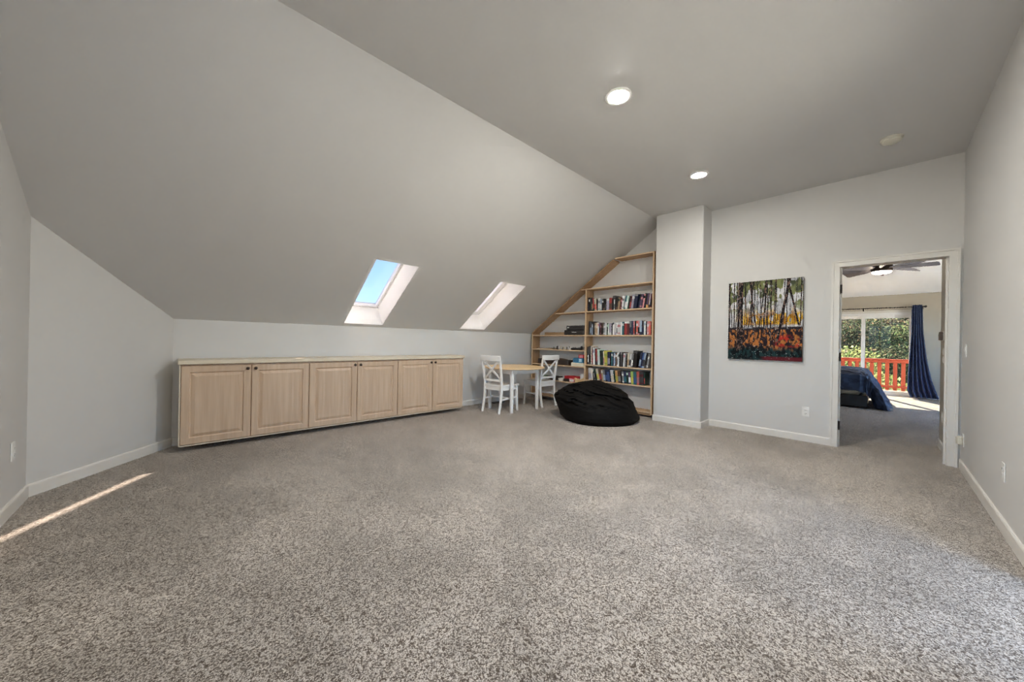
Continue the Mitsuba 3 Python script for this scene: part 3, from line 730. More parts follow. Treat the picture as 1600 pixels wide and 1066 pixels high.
for y, lab in ((3.77, 'black game controller lying next to the small white card box'), (3.655, 'black game controller lying next to the divider')):
    g = thing('game_controller', lab, 'controller')
    sh = cat([xform(trimesh.creation.icosphere(2, 1.0), np.diag([0.036, 0.048, 0.020, 1])), moved(xform(trimesh.creation.icosphere(2, 1.0), np.diag([0.046, 0.018, 0.018, 1])), -0.012, -0.040, 0), moved(xform(trimesh.creation.icosphere(2, 1.0), np.diag([0.046, 0.018, 0.018, 1])), -0.012, 0.040, 0)])
    add(g + '__body', moved(sh, 5.13, y, zd + 0.020), GADGET, smooth=True)
    for s in (-1, 1):
        add(g + '__thumb_stick', moved(lathe([(0, 0), (0.005, 0), (0.005, 0.010), (0.009, 0.012), (0.008, 0.016), (0, 0.016)], 14), 5.125, y + s * 0.020, zd + 0.035), BLACK)
st = thing('headset', 'white and black headset stood against the divider on the upper left shelf', 'headset')
arc = [(5.14, 3.575 + 0.048 * math.cos(a), zd + 0.075 + 0.060 * math.sin(a)) for a in np.linspace(0, math.pi, 14)]
add(st + '__headband', tube(arc, 0.009, 8), WHITE, smooth=50)
for s in (-1, 1):
    add(st + '__ear_cup', xform(lathe([(0, 0), (0.030, 0.0), (0.034, 0.008), (0.030, 0.020), (0, 0.022)], 20), frame_of((5.14, 3.575 + s * 0.040, zd + 0.040), (0, 0, 1), (1, 0, 0))), GADGET, smooth=40)
ze = ZEL + 0.010
BLUEBOX = plain('blue_card', (0.035, 0.17, 0.32), 0.5)
CREAMBOX = plain('cream_card', (0.74, 0.70, 0.56), 0.6)
REDBOX = plain('red_card', (0.42, 0.018, 0.022), 0.45)
PINKBOX = plain('pink_card', (0.62, 0.22, 0.24), 0.5)
GREENBOX = plain('green_card', (0.10, 0.16, 0.11), 0.6)
DARKBOX = plain('dark_card', (0.030, 0.020, 0.016), 0.6)


def carton(key, label, x0, x1, y0, y1, z0, h, mat, patch=None, lid=0.0, rz=0.0):
    """A box with a lid that overlaps it and, if patch = (material, y from, y to, z from, z to in parts of its front), a printed front."""
    t = thing(key, label, 'box')
    cx, cy = (x0 + x1) / 2, (y0 + y1) / 2
    M = frame_of((cx, cy, 0), (math.cos(rz), math.sin(rz), 0), (-math.sin(rz), math.cos(rz), 0))
    hx, hy = (x1 - x0) / 2, (y1 - y0) / 2
    lid = lid or h * 0.6
    add(t + '__base', xform(box(-hx + 0.002, hx - 0.002, -hy + 0.002, hy - 0.002, z0, z0 + h - 0.003, 0.001), M), mat)
    add(t + '__lid', xform(box(-hx, hx, -hy, hy, z0 + h - lid, z0 + h, 0.002), M), mat)
    if patch:
        pm, a, b_, c, d_ = patch
        add(t + '__label', xform(box(-hx - 0.0012, -hx + 0.001, hy - 2 * hy * b_, hy - 2 * hy * a, z0 + h * c, z0 + h * d_, 0.0003), M), pm, label='printed front label')
    return t


carton('game_box', 'cream game box under the blue box, beside the divider', 5.085, 5.26, 3.530, 3.810, ze, 0.062, CREAMBOX)
carton('game_box', 'blue game box with a pale picture on its front', 5.09, 5.25, 3.560, 3.770, ze + 0.063, 0.082, BLUEBOX, (plain('pale_print', (0.42, 0.62, 0.72), 0.5), 0.62, 0.88, 0.2, 0.85))
carton('game_box', 'red and pink game box on top of the blue one', 5.10, 5.24, 3.540, 3.660, ze + 0.146, 0.058, REDBOX, (PINKBOX, 0.15, 0.80, 0.1, 0.9))
tb = thing('serving_tray', 'dark low tray with a drooping rim on the middle left shelf', 'tray')
tp = sbox(5.090, 3.88, 5.255, 4.62).buffer(-0.03).buffer(0.03, quad_segs=5)
add(tb + '__base', ext(tp, 0.020, frame_of((0, 0, ze), (1, 0, 0), (0, 1, 0))), DARKW)
add(tb + '__rim', ext(tp.difference(tp.buffer(-0.012)), 0.075, frame_of((0, 0, ze + 0.0202), (1, 0, 0), (0, 1, 0))), DARKBOX)
cl = thing('folded_blanket', 'dark brown folded throw heaped in the low tray', 'throw')
u_, v_ = np.meshgrid(np.linspace(-1, 1, 22), np.linspace(-1, 1, 34), indexing='ij')
hh = np.clip(1 - np.maximum(np.abs(u_) ** 4, np.abs(v_) ** 4), 0, 1) ** 0.5
hz = hh * (0.085 + 0.030 * meshkit.fbm(np.stack([u_ * 2, v_ * 5, u_ * 0], -1), 3, 9))
gv = np.stack([5.172 + u_ * 0.062, 4.25 + v_ * 0.34, ze + 0.021 + hz], -1).reshape(-1, 3)
gf = [[i * 34 + j, (i + 1) * 34 + j, (i + 1) * 34 + j + 1, i * 34 + j + 1] for i in range(21) for j in range(33)]
add(cl + '__cloth', (gv, np.array(gf)), plain('brown_throw', (0.075, 0.050, 0.034), 0.9, sheen=0.3), smooth=True)
zf = ZFL + 0.010
carton('game_box', 'flat grey-green game box farthest left on the lowest left shelf', 5.085, 5.26, 4.385, 4.660, zf, 0.060, GREENBOX)
carton('game_box', 'dark brown game box behind the chair back', 5.085, 5.26, 4.120, 4.370, zf, 0.066, DARKBOX)
carton('game_box', 'cream and grey box next to the dark brown one', 5.10, 5.22, 3.990, 4.105, zf, 0.045, PAPERW)
carton('game_box', 'small black box lying before the red one', 5.085, 5.125, 3.855, 3.975, zf, 0.050, DARKBOX)
carton('game_box', 'red game box with a pink label on the lowest left shelf', 5.13, 5.27, 3.700, 3.985, zf, 0.098, REDBOX)
carton('game_box', 'pink and white card box before the red one', 5.085, 5.126, 3.735, 3.845, zf, 0.062, PINKBOX, (PAPERW, 0.1, 0.9, 0.15, 0.7))
bb = thing('gift_box', 'tan folded card box with open flaps beside the divider', 'box')
prf = Polygon([(3.525, 0), (3.720, 0), (3.725, 0.082), (3.690, 0.060), (3.650, 0.045), (3.600, 0.060), (3.525, 0.105)])
add(bb + '__carton', ext(prf, 0.10, frame_of((5.085, 0, zf), (0, 1, 0), (0, 0, 1))), plain('tan_yellow_card', (0.66, 0.46, 0.24), 0.6))
carton('photo_box', 'white cube box with dark corners behind the tan card box', 5.19, 5.27, 3.545, 3.680, zf, 0.155, plain('white_blue_card', (0.68, 0.74, 0.78), 0.6), (DARKBOX, 0.72, 0.86, 0.4, 0.6))

# ------------------------------------------------------------------ table and chairs
PW = plastic('white_paint', (0.87, 0.87, 0.86), 0.18)
TABLEWOOD = wood('table_maple', (0.74, 0.55, 0.31), (0.66, 0.46, 0.24), 0.3, 'x')
TX, TY, TZ, TR = 3.985, 4.140, 0.692, 0.505
tb = thing('round_table', 'small round table with a pale wood top and white legs', 'table')
add(tb + '__tabletop', moved(lathe([(0, 0), (TR - 0.006, 0), (TR, 0.005), (TR, 0.017), (TR - 0.006, 0.022), (0, 0.022)], 72), TX, TY, TZ - 0.022), TABLEWOOD, smooth=40)
lx, ly = 0.285, 0.262
for sx in (-1, 1):
    for sy in (-1, 1):
        add(tb + '__leg', bar([(TX + sx * lx, TY + sy * ly, 0), (TX + sx * lx, TY + sy * ly, TZ - 0.022)], [0.044, 0.054], [0.044, 0.054], (1, 0, 0)), PW)
for sy in (-1, 1):
    add(tb + '__apron', box(TX - lx + 0.027, TX + lx - 0.027, TY + sy * (ly + 0.008) - 0.010, TY + sy * (ly + 0.008) + 0.010, TZ - 0.100, TZ - 0.0222, 0.002), PW)
for sx in (-1, 1):
    add(tb + '__apron', box(TX + sx * (lx + 0.008) - 0.010, TX + sx * (lx + 0.008) + 0.010, TY - ly + 0.027, TY + ly - 0.027, TZ - 0.100, TZ - 0.0222, 0.002), PW)


def chair(label, x, y, rz):
    """Faces local +x; origin on the floor under the seat."""
    t = thing('cross_back_chair', label, 'chair', 'white cross-back chairs at the table')
    P = lambda m: moved(m, x, y, 0, rz)
    hw = 0.172
    zz = np.linspace(0, 1, 13)

    def post(s):
        pts = []
        for k in zz:
            z = 0.872 * k
            xx = -0.185 - 0.055 * max(0, (0.42 - z) / 0.42) ** 2 - 0.075 * max(0, (z - 0.42) / 0.45) ** 1.3
            pts.append((xx, s * (hw + 0.012 * max(0, (z - 0.42) / 0.45)), z))
        return bar(pts, np.interp(zz, [0, 0.45, 0.5, 1], [0.028, 0.042, 0.042, 0.030]), 0.030, (1, 0, 0))

    for s in (-1, 1):
        add(t + '__back_leg', P(post(s)), PW)
    for s in (-1, 1):
        pts = [(0.170 + 0.030 * (1 - k) ** 2, s * 0.175, 0.405 * k) for k in np.linspace(0, 1, 7)]
        add(t + '__front_leg', P(bar(pts, np.linspace(0.028, 0.042, 7), np.linspace(0.028, 0.040, 7), (1, 0, 0))), PW)
    sp_ = Polygon([(-0.205, -0.190), (0.195, -0.215), (0.215, -0.12), (0.220, 0), (0.215, 0.12), (0.195, 0.215), (-0.205, 0.190)]).buffer(-0.02).buffer(0.02)
    n = 26
    seat = ext(sp_, 0.028, np.eye(4))
    add(t + '__seat', P(moved(seat, 0, 0, 0.4055)), PW)
    add(t + '__seat_apron', P(cat([box(-0.165, 0.150, s * 0.178 - 0.009, s * 0.178 + 0.009, 0.345, 0.405, 0.002) for s in (-1, 1)] + [box(0.165, 0.183, -0.155, 0.155, 0.345, 0.405, 0.002), box(-0.195, -0.177, -0.155, 0.155, 0.345, 0.405, 0.002)])), PW)
    bx = lambda z: -0.185 - 0.075 * max(0, (z - 0.42) / 0.45) ** 1.3
    tr = [(bx(0.835) - 0.016 * (1 - (q / 0.205) ** 2) - 0.004, q, 0.838) for q in np.linspace(-0.205, 0.205, 11)]
    add(t + '__top_rail', P(bar(tr, 0.085, 0.024, (0, 0, 1))), PW)
    lr = [(bx(0.50) - 0.010 * (1 - (q / 0.17) ** 2), q, 0.498) for q in np.linspace(-0.168, 0.168, 9)]
    add(t + '__lower_rail', P(bar(lr, 0.036, 0.018, (0, 0, 1))), PW)
    for s, off in ((-1, 0.0065), (1, -0.0065)):
        pts = [(bx(0.515 + 0.285 * k) - 0.008 * math.sin(math.pi * k) + off, s * 0.158 * (1 - 2 * k), 0.515 + 0.285 * k) for k in np.linspace(0, 1, 7)]
        add(t + '__cross_slat', P(bar(pts, 0.032, 0.012, (0, 1, 0))), PW)
    for s in (-1, 1):
        add(t + '__stretcher', P(bar([(-0.198, s * 0.172, 0.205), (0.178, s * 0.175, 0.225)], 0.024, 0.013, (0, 0, 1))), PW)
    add(t + '__cross_stretcher', P(bar([(-0.01, -0.170, 0.215), (-0.01, 0.170, 0.215)], 0.022, 0.013, (0, 0, 1))), PW)
    return t


chair('white cross-back chair at the left side of the table, by the cabinets', 3.700, 4.125, math.radians(7))
chair('white cross-back chair at the right side of the table, before the bookcase', 4.580, 4.105, math.radians(88))
vt = thing('floor_vent', 'small dark flat thing on the carpet under the table', 'floor vent')
add(vt + '__grille', box(4.02, 4.28, 4.66, 4.76, 0.0, 0.012, 0.003), BLACK)

# ------------------------------------------------------------------ bean bag
LAT, DEP = np.array([0.725, -0.689]), np.array([0.689, 0.725])
BC = np.array([0, CAM_H]) * 0 + DEP * 5.16 + LAT * 1.245
zs = np.array([0, .05, .10, .18, .25, .32, .38, .44, .49, .525, .545, .55])
left = np.array([.46, .52, .53, .56, .595, .60, .56, .47, .34, .20, .08, .0])
right = np.array([.56, .61, .585, .55, .52, .47, .43, .34, .21, .12, .05, .0])
front = np.array([.56, .60, .60, .58, .55, .50, .44, .35, .24, .13, .05, .0])
back = np.array([.36, .42, .43, .42, .40, .38, .34, .28, .20, .12, .05, .0])
NU, NV = 140, 70
vv = np.concatenate([np.linspace(0, 1, NV)])
zpos = np.interp(vv, np.linspace(0, 1, len(zs)), zs)
V = []
for v, z in zip(vv, zpos):
    ph = np.arange(NU) * 2 * math.pi / NU
    c, s_ = np.cos(ph), np.sin(ph)
    rx = np.where(c > 0, np.interp(z, zs, right), np.interp(z, zs, left))
    ry = np.where(s_ > 0, np.interp(z, zs, back), np.interp(z, zs, front))
    e = 2.25
    rad = 1.0 / ((np.abs(c) / np.maximum(rx, 1e-4)) ** e + (np.abs(s_) / np.maximum(ry, 1e-4)) ** e) ** (1 / e)
    rad = np.where(rx < 1e-3, 0.0, rad)
    V.append(np.stack([c * rad, s_ * rad, np.full(NU, z)], -1))
V = np.array(V)
q = V.copy()
fold = meshkit.fbm(np.stack([q[..., 0] * 2.2, q[..., 1] * 2.2, q[..., 2] * 15], -1), 3, 5) - 0.5
crease = np.abs(meshkit.noise(np.stack([q[..., 0] * 3.5 + 8, q[..., 1] * 3.5, q[..., 2] * 17 + q[..., 0] * 5], -1), 8) - 0.5)
upper = np.clip((q[..., 2] - 0.20) / 0.12, 0, 1) * np.clip((0.56 - q[..., 2]) / 0.05, 0, 1)
seam = np.exp(-((q[..., 2] - 0.335 + 0.04 * q[..., 0]) / 0.012) ** 2)
k = 1 + upper * (0.10 * fold - 0.16 * np.exp(-(crease / 0.035) ** 2)) + 0.02 * fold - 0.030 * seam
V[..., :2] *= k[..., None]
V[..., 2] += 0.020 * (meshkit.fbm(np.stack([q[..., 0] * 7, q[..., 1] * 7, q[..., 2] * 3], -1), 3, 2) - 0.5) * np.clip((q[..., 2] - 0.15) / 0.2, 0, 1)
bag = loft([r for r in V], cap0=True, cap1=True)
W2 = np.zeros_like(bag.vertices)
W2[:, :2] = BC + bag.vertices[:, :1] * LAT + bag.vertices[:, 1:2] * DEP
W2[:, 2] = np.maximum(bag.vertices[:, 2], 0.0005)
bag = trimesh.Trimesh(W2, bag.faces, process=False)
if bag.volume < 0: bag.invert()


def plush(p, n, uv):
    f = fbm(p.x * 30, p.y * 30, p.z * 60, octaves=3)
    return mix((0.002, 0.0017, 0.0016), (0.008, 0.007, 0.0065), f)


PLUSH = bsdf('black_plush', {'type': 'twosided', 'bsdf': {'type': 'principled', 'base_color': proc(plush), 'roughness': 0.7, 'specular': 0.12, 'sheen': 0.12, 'sheen_tint': 0.3}})
bg = thing('bean_bag', 'large slumped black plush bean bag on the carpet before the bookcase', 'bean bag')
add(bg + '__cover', bag, PLUSH, smooth=True)

# ------------------------------------------------------------------ bedroom: sliding door
sl = struct('door_2', cat([box(XB - 0.02, XB + 0.10, SY0, SY0 + 0.045, 0, SZ), box(XB - 0.02, XB + 0.10, SY1 - 0.045, SY1, 0, SZ), box(XB - 0.02, XB + 0.10, SY0, SY1, SZ - 0.06, SZ), box(XB - 0.02, XB + 0.10, SY0, SY1, 0, 0.03)]), VINYL)
for y0, y1, x in ((SY0 + 0.045, 0.318, XB + 0.015), (0.245, SY1 - 0.045, XB + 0.065)):
    ps = add(sl + '__sash', ext(sbox(y0, 0.031, y1, SZ - 0.061).difference(sbox(y0 + (0.030 if y0 < 0 else 0.07), 0.10, y1 - 0.07, SZ - 0.125)), 0.035, frame_of((x, 0, 0), (0, 1, 0), (0, 0, 1))), VINYL)
    pv = trimesh.Trimesh(np.array([(x + 0.018, y0, 0.08), (x + 0.018, y1, 0.08), (x + 0.018, y1, SZ - 0.12), (x + 0.018, y0, SZ - 0.12)]), [[0, 1, 2], [0, 2, 3]], process=False)
    add(ps + '__pane', pv, GLASS_DOOR)
struct('trim_1', cat([box(XB - 0.014, XB, SY0 - 0.02, SY1 + 0.06, SZ, SZ + 0.055), box(XB - 0.014, XB, SY0 - 0.055, SY0, 0, SZ + 0.055)]), TRIM)
struct('baseboard_bedroom_far', base('', (XB, BY0), (XB, SY0 - 0.055), 1), TRIM)

rod = thing('curtain_rod', 'thin dark curtain rod over the bedroom sliding door', 'curtain rod')
add(rod + '__pole', tube([(11.86, -0.66, 2.035), (11.86, 2.3, 2.035)], 0.010, 10), BLACK, smooth=40)
add(rod + '__finial', moved(trimesh.creation.icosphere(2, 0.024), 11.86, -0.68, 2.035), BLACK, smooth=True)
for y in (0.285, -0.645):
    add(rod + '__bracket', cat([box(11.86, XB, y - 0.006, y + 0.006, 2.018, 2.026), box(XB - 0.006, XB, y - 0.012, y + 0.012, 1.99, 2.06), box(11.845, 11.875, y - 0.006, y + 0.006, 2.018, 2.024)]), BLACK)


def waves(p, n, uv):
    a = uv.x * 17 + 0.55 * dr.sin(uv.y * 70 + 3 * noise(uv.x * 17, 0.0)) + 0.8 * noise(uv.y * 16, uv.x * 12)
    fr = a - dr.floor(a)
    line = 1 - smoothstep(0.06, 0.14, dr.abs(fr - 0.5))
    return mix((0.012, 0.024, 0.085), (0.20, 0.26, 0.42), line * 0.8)


CURTAIN = bsdf('navy_wave_cloth', {'type': 'twosided', 'bsdf': {'type': 'principled', 'base_color': proc(waves), 'roughness': 0.75, 'sheen': 0.3}})
cu = thing('curtain', 'long navy curtain with pale wavy lines gathered beside the sliding door', 'curtain')
nz, ny = 46, 90
rows, uvs = [], []
for i in range(nz):
    t = i / (nz - 1)
    z = 2.06 - 2.03 * t
    yl = np.interp(t, [0, 0.04, 0.3, 0.7, 0.93, 1], [-0.490, -0.478, -0.474, -0.440, -0.425, -0.475])
    yr = np.interp(t, [0, 0.04, 0.3, 0.6, 0.8, 1], [-0.630, -0.640, -0.655, -0.715, -0.780, -0.885])
    amp = np.interp(t, [0, 0.06, 0.5, 1], [0.022, 0.020, 0.038, 0.055])
    s = np.linspace(0, 1, ny)
    y = yl + (yr - yl) * s
    x = 11.83 - 0.05 * t - amp * np.sin(s * 2 * math.pi * 5.5 + 0.5 * t) - 0.010 * np.sin(s * 29 + 3 * t) - 0.03 * np.clip((t - 0.9) / 0.1, 0, 1) * np.sin(s * 7)
    rows.append(np.stack([x, y, np.full(ny, z)], -1))
    uvs.append(np.stack([s, np.full(ny, t)], -1))
gv = np.array(rows).reshape(-1, 3)
gf = np.array([[i * ny + j, i * ny + j + 1, (i + 1) * ny + j + 1, (i + 1) * ny + j] for i in range(nz - 1) for j in range(ny - 1)])
add(cu + '__cloth', (gv, gf), CURTAIN, smooth=True, uv=np.array(uvs).reshape(-1, 2))
add(cu + '__heading', box(11.835, 11.885, -0.635, -0.488, 2.046, 2.075, 0.006), plain('navy_cloth', (0.012, 0.022, 0.07), 0.8))

# ------------------------------------------------------------------ bed


def quilt(p, n, uv):
    f = fbm(p.x * 14, p.y * 14, p.z * 14, octaves=3)
    return mix((0.010, 0.020, 0.052), (0.026, 0.048, 0.105), smoothstep(0.35, 0.65, f))


NAVY = bsdf('navy_comforter', {'type': 'twosided', 'bsdf': {'type': 'principled', 'base_color': proc(quilt), 'roughness': 0.55, 'specular': 0.5, 'sheen': 0.9}})
SHEET = plain('cream_sheet', (0.62, 0.55, 0.43), 0.8)
bd = thing('bed', 'low bed on a black base, seen through the doorway', 'bed')
add(bd + '__base', box(8.955, 10.55, 0.140, 2.25, 0.028, 0.235, 0.006), plain('black_leather', (0.012, 0.012, 0.013), 0.35))
for x in (9.02, 10.45):
    for y in (0.20, 2.18):
        add(bd + '__foot', box(x - 0.03, x + 0.03, y - 0.03, y + 0.03, 0, 0.030), BLACK)
add(bd + '__mattress', box(8.975, 10.53, 0.215, 2.24, 0.236, 0.62, 0.05), SHEET, smooth=40, label='cream sheeted mattress')
nu, nw = 130, 110
tu, tv = np.linspace(0, 1, nu), np.linspace(0, 1, nw)
yu = np.interp(tu, [0, .07, .16, .27, .36, .44, .52, 1], [-0.125, -0.075, -0.01, 0.055, 0.115, 0.17, 0.27, 2.235])
du = np.interp(tu, [0, .07, .16, .27, .36, .44, .52, 1], [0.655, 0.58, 0.44, 0.26, 0.11, 0.03, 0.0, 0.0])
xv = np.interp(tv, [0, .10, .20, .27, 1], [8.905, 8.915, 8.930, 8.98, 10.58])
dv_ = np.interp(tv, [0, .10, .20, .27, 1], [0.36, 0.22, 0.07, 0.0, 0.0])
UU, VV = np.meshgrid(tu, tv, indexing='ij')
Z = 0.685 - du[:, None] - dv_[None, :]
pts = np.stack([np.broadcast_to(xv[None, :], Z.shape), np.broadcast_to(yu[:, None], Z.shape), Z], -1).copy()
nn = meshkit.fbm(np.stack([UU * 9, VV * 12, UU * 0], -1), 3, 3) - 0.5
drape = np.clip(du[:, None] / 0.3, 0, 1)
pts[..., 2] += 0.055 * nn * (1 - 0.5 * drape)
pts[..., 0] += 0.045 * drape * np.sin(UU * 3 + 4) + np.clip(dv_[None, :] / 0.2, 0, 1) * 0.05 * (meshkit.noise(np.stack([UU * 22, VV * 3, UU * 0], -1), 6) - 0.6)
pts[..., 1] -= drape * 0.05 * (meshkit.noise(np.stack([VV * 20 + UU * 6, UU * 4, VV * 0], -1), 4) - 0.35)
pts[..., 0] += np.where(VV < 0.25, drape * 0.22 * np.clip(1 - VV / 0.25, 0, 1), 0)
pts[..., 2] = np.maximum(pts[..., 2], 0.012)
fold2 = meshkit.noise(np.stack([VV * 34 + UU * 5, UU * 3, VV * 0], -1), 12) - 0.5
pts[..., 1] -= drape * 0.055 * fold2
ridge = np.abs(meshkit.noise(np.stack([UU * 16 + VV * 9, VV * 14 - UU * 5, VV * 0], -1), 15) - 0.5)
pts[..., 2] -= 0.030 * np.exp(-(ridge / 0.06) ** 2)
skirt = np.clip(dv_[None, :] / 0.2, 0, 1)
pts[..., 0] += skirt * 0.030 * (meshkit.noise(np.stack([UU * 40, VV * 5, UU * 0], -1), 21) - 0.5)
pts[..., 2] = np.maximum(pts[..., 2], 0.012)
gf = np.array([[i * nw + j, i * nw + j + 1, (i + 1) * nw + j + 1, (i + 1) * nw + j] for i in range(nu - 1) for j in range(nw - 1)])
cf = thing('comforter', 'navy blue comforter spilling off the foot of the bed', 'comforter')
add(cf + '__cloth', (pts.reshape(-1, 3), gf), NAVY, smooth=True)

# ------------------------------------------------------------------ ceiling fan
fx, fy, fz = 9.0, -0.005, 2.43
FANB = plain('fan_blade', (0.20, 0.19, 0.22), 0.45)
fan = thing('ceiling_fan', 'bronze ceiling fan with many grey blades and a lit lamp in the bedroom', 'ceiling fan')
zceil = FZ + (RZ - FZ) * (XB - fx) / (XB - RX)
add(fan + '__downrod', tube([(fx, fy, fz + 0.2), (fx, fy, zceil + 0.01)], 0.013, 12), BRONZE, smooth=40)
add(fan + '__canopy', moved(lathe([(0, 0), (0.03, 0), (0.07, 0.05), (0.07, 0.07), (0, 0.07)], 28), fx, fy, zceil - 0.06), BRONZE, smooth=40)
add(fan + '__motor_housing', moved(lathe([(0, 0.03), (0.125, 0.03), (0.135, 0.045), (0.135, 0.15), (0.11, 0.19), (0.05, 0.205), (0, 0.205)], 36), fx, fy, fz), BRONZE, smooth=35)
gl = add(fan + '__lamp_glass', moved(lathe([(0, -0.02), (0.06, -0.016), (0.105, -0.004), (0.125, 0.012), (0.125, 0.0295), (0, 0.0295)], 36), fx, fy, fz), LENS, smooth=35, label='lit frosted lamp glass')
scene[gl]['emitter'] = {'type': 'area', 'radiance': rgb(0.55, 0.45, 0.32)}
for k in range(8):
    a = math.radians(-86 + 45 * k)
    bl = bar([(0.135, 0, 0), (0.18, 0, 0), (0.30, 0, 0), (0.63, 0, 0), (0.66, 0, 0)], [0.05, 0.06, 0.12, 0.170, 0.13], 0.008, (0, math.cos(0.55), math.sin(0.55)))
    add(fan + '__blade', moved(bl, fx, fy, fz + 0.085, rz=a), FANB)

# ------------------------------------------------------------------ bedroom side wall fittings
SW = lambda x, z: frame_of((x, -0.478, z), (-1, 0, 0), (0, 0, 1))
th = thing('thermostat', 'brown square thermostat on the bedroom side wall', 'thermostat')
add(th + '__body', xform(box(-0.06, 0.06, -0.045, 0.045, 0.006, 0.030, 0.004), SW(6.07, 1.245)), plain('thermostat_brown', (0.09, 0.06, 0.045), 0.4))
add(th + '__base_plate', xform(box(-0.065, 0.065, -0.05, 0.05, 0, 0.006, 0.002), SW(6.07, 1.245)), WHITE)
for z, lab in ((1.075, 'white light switch under the thermostat, the upper of two'), (0.985, 'white light switch under the thermostat, the lower of two')):
    sw = thing('light_switch', lab, 'light switch')
    add(sw + '__plate', xform(box(-0.05, 0.05, -0.036, 0.036, 0, 0.006, 0.002), SW(5.98, z)), WHITE)
    add(sw + '__rocker', xform(box(-0.03, 0.03, -0.02, 0.02, 0.006, 0.010, 0.002), SW(5.98, z)), WHITE)
plate('wall_outlet', 'white wall outlet low on the bedroom side wall', 'outlet', SW(6.02, 0.36), 'outlet')

# ------------------------------------------------------------------ deck with its red rail
REDW = wood('red_stain', (0.42, 0.095, 0.060), (0.33, 0.065, 0.042), 0.6, 'z')
REDH = wood('red_stain_rail', (0.42, 0.095, 0.060), (0.33, 0.065, 0.042), 0.6, 'y')
DECKW = wood('deck_boards', (0.62, 0.50, 0.38), (0.50, 0.39, 0.29), 0.7, 'y')
dk = thing('deck', 'sunlit wooden deck outside the bedroom sliding door', 'deck')
nb = 15
for k in range(nb):
    x0 = XB + W + 0.004 + k * 0.1445
    add(dk + '__board', box(x0, x0 + 0.139, -2.6, 3.6, -0.075, -0.045, 0.004), DECKW)
add(dk + '__joist', cat([box(XB + W, XB + W + nb * 0.1445, y, y + 0.05, -0.26, -0.076) for y in (-2.5, -1.3, -0.1, 1.1, 2.3, 3.5)]), DECKW)
rl = thing('deck_railing', 'red-stained wooden railing along the deck edge', 'railing')
RXX = XB + W + nb * 0.1445 - 0.10
add(rl + '__top_rail', box(RXX - 0.07, RXX + 0.07, -2.6, 3.6, 0.770, 0.808, 0.005), REDH)
add(rl + '__upper_rail', box(RXX - 0.045, RXX - 0.007, -2.6, 3.6, 0.700, 0.7695, 0.004), REDH)
add(rl + '__lower_rail', box(RXX - 0.045, RXX - 0.007, -2.6, 3.6, 0.02, 0.08, 0.004), REDH)
y = -0.445 - 0.149 * 14
while y < 3.55:
    add(rl + '__baluster', box(RXX - 0.006, RXX + 0.034, y - 0.040, y + 0.040, -0.0445, 0.7695, 0.004), REDW)
    y += 0.149

# ------------------------------------------------------------------ hillside and its trees
nx_, ny_ = 60, 60
gx, gy = np.meshgrid(np.linspace(15.5, 75, nx_), np.linspace(-22, 26, ny_), indexing='ij')


def hill_z(x, y):
    return -3.0 + np.interp(x, [15, 20, 30, 45, 60, 80], [0, 0.4, 3.2, 9.5, 15, 20]) + 1.6 * (meshkit.fbm(np.stack([x * 0.11, y * 0.11, x * 0], -1), 3, 11) - 0.5)


gz = hill_z(gx, gy)


def scrub(p, n, uv):
    f, g = fbm(p.x * 0.9, p.y * 0.9, p.z, octaves=4), fbm(p.x * 5, p.y * 5, p.z * 5, octaves=2)
    return mix(mix((0.10, 0.10, 0.045), (0.27, 0.22, 0.13), smoothstep(0.35, 0.65, f)), (0.36, 0.33, 0.29), smoothstep(0.6, 0.75, g))


SCRUB = bsdf('hill_scrub', {'type': 'twosided', 'bsdf': {'type': 'diffuse', 'reflectance': proc(scrub)}})
struct('hillside', (np.stack([gx, gy, gz], -1).reshape(-1, 3), np.array([[i * ny_ + j, (i + 1) * ny_ + j, (i + 1) * ny_ + j + 1, i * ny_ + j + 1] for i in range(nx_ - 1) for j in range(ny_ - 1)])), SCRUB, smooth=True)
LEAF = bsdf('leaf', {'type': 'principledthin', 'base_color': {'type': 'mesh_attribute', 'name': 'vertex_color'}, 'roughness': 0.6, 'diff_trans': 1.0, 'spec_trans': 0.0})
BARK = plain('bark', (0.085, 0.060, 0.045), 0.9)


def crown(n, rx, rz, leaf, base_col, seed, dead=0.0):
    r = np.random.default_rng(seed)
    d = r.normal(size=(n, 3)); d /= np.linalg.norm(d, axis=1, keepdims=True)
    lump = 0.70 + 0.55 * meshkit.fbm(d * 2.3 + seed, 3, seed)
    rad = lump * (0.45 + 0.55 * r.random(n) ** 0.5)
    c = d * rad[:, None] * np.array([rx, rx, rz])
    a = r.normal(size=(n, 3)); a /= np.linalg.norm(a, axis=1, keepdims=True)
    b_ = np.cross(a, r.normal(size=(n, 3))); b_ /= np.linalg.norm(b_, axis=1, keepdims=True)
    s = leaf * (0.6 + 0.8 * r.random(n))[:, None]
    v = np.stack([c - a * s, c - b_ * s * 0.5, c + a * s, c + b_ * s * 0.5], 1).reshape(-1, 3)
    i = np.arange(n)[:, None] * 4
    f = np.concatenate([i + [[0, 1, 2]], i + [[0, 2, 3]]])
    base_col = 0.62 * np.array(base_col) + 0.38 * np.mean(base_col)
    col_ = base_col * (0.55 + 0.9 * r.random((n, 1))) * (0.85 + 0.3 * r.random((n, 3)))
    k = r.random(n) < dead
    col_[k] = np.array([0.25, 0.20, 0.14]) * (0.6 + 0.8 * r.random((k.sum(), 1)))
    return trimesh.Trimesh(v, f, process=False), np.repeat(np.clip(col_, 0, 0.9), 4, 0)


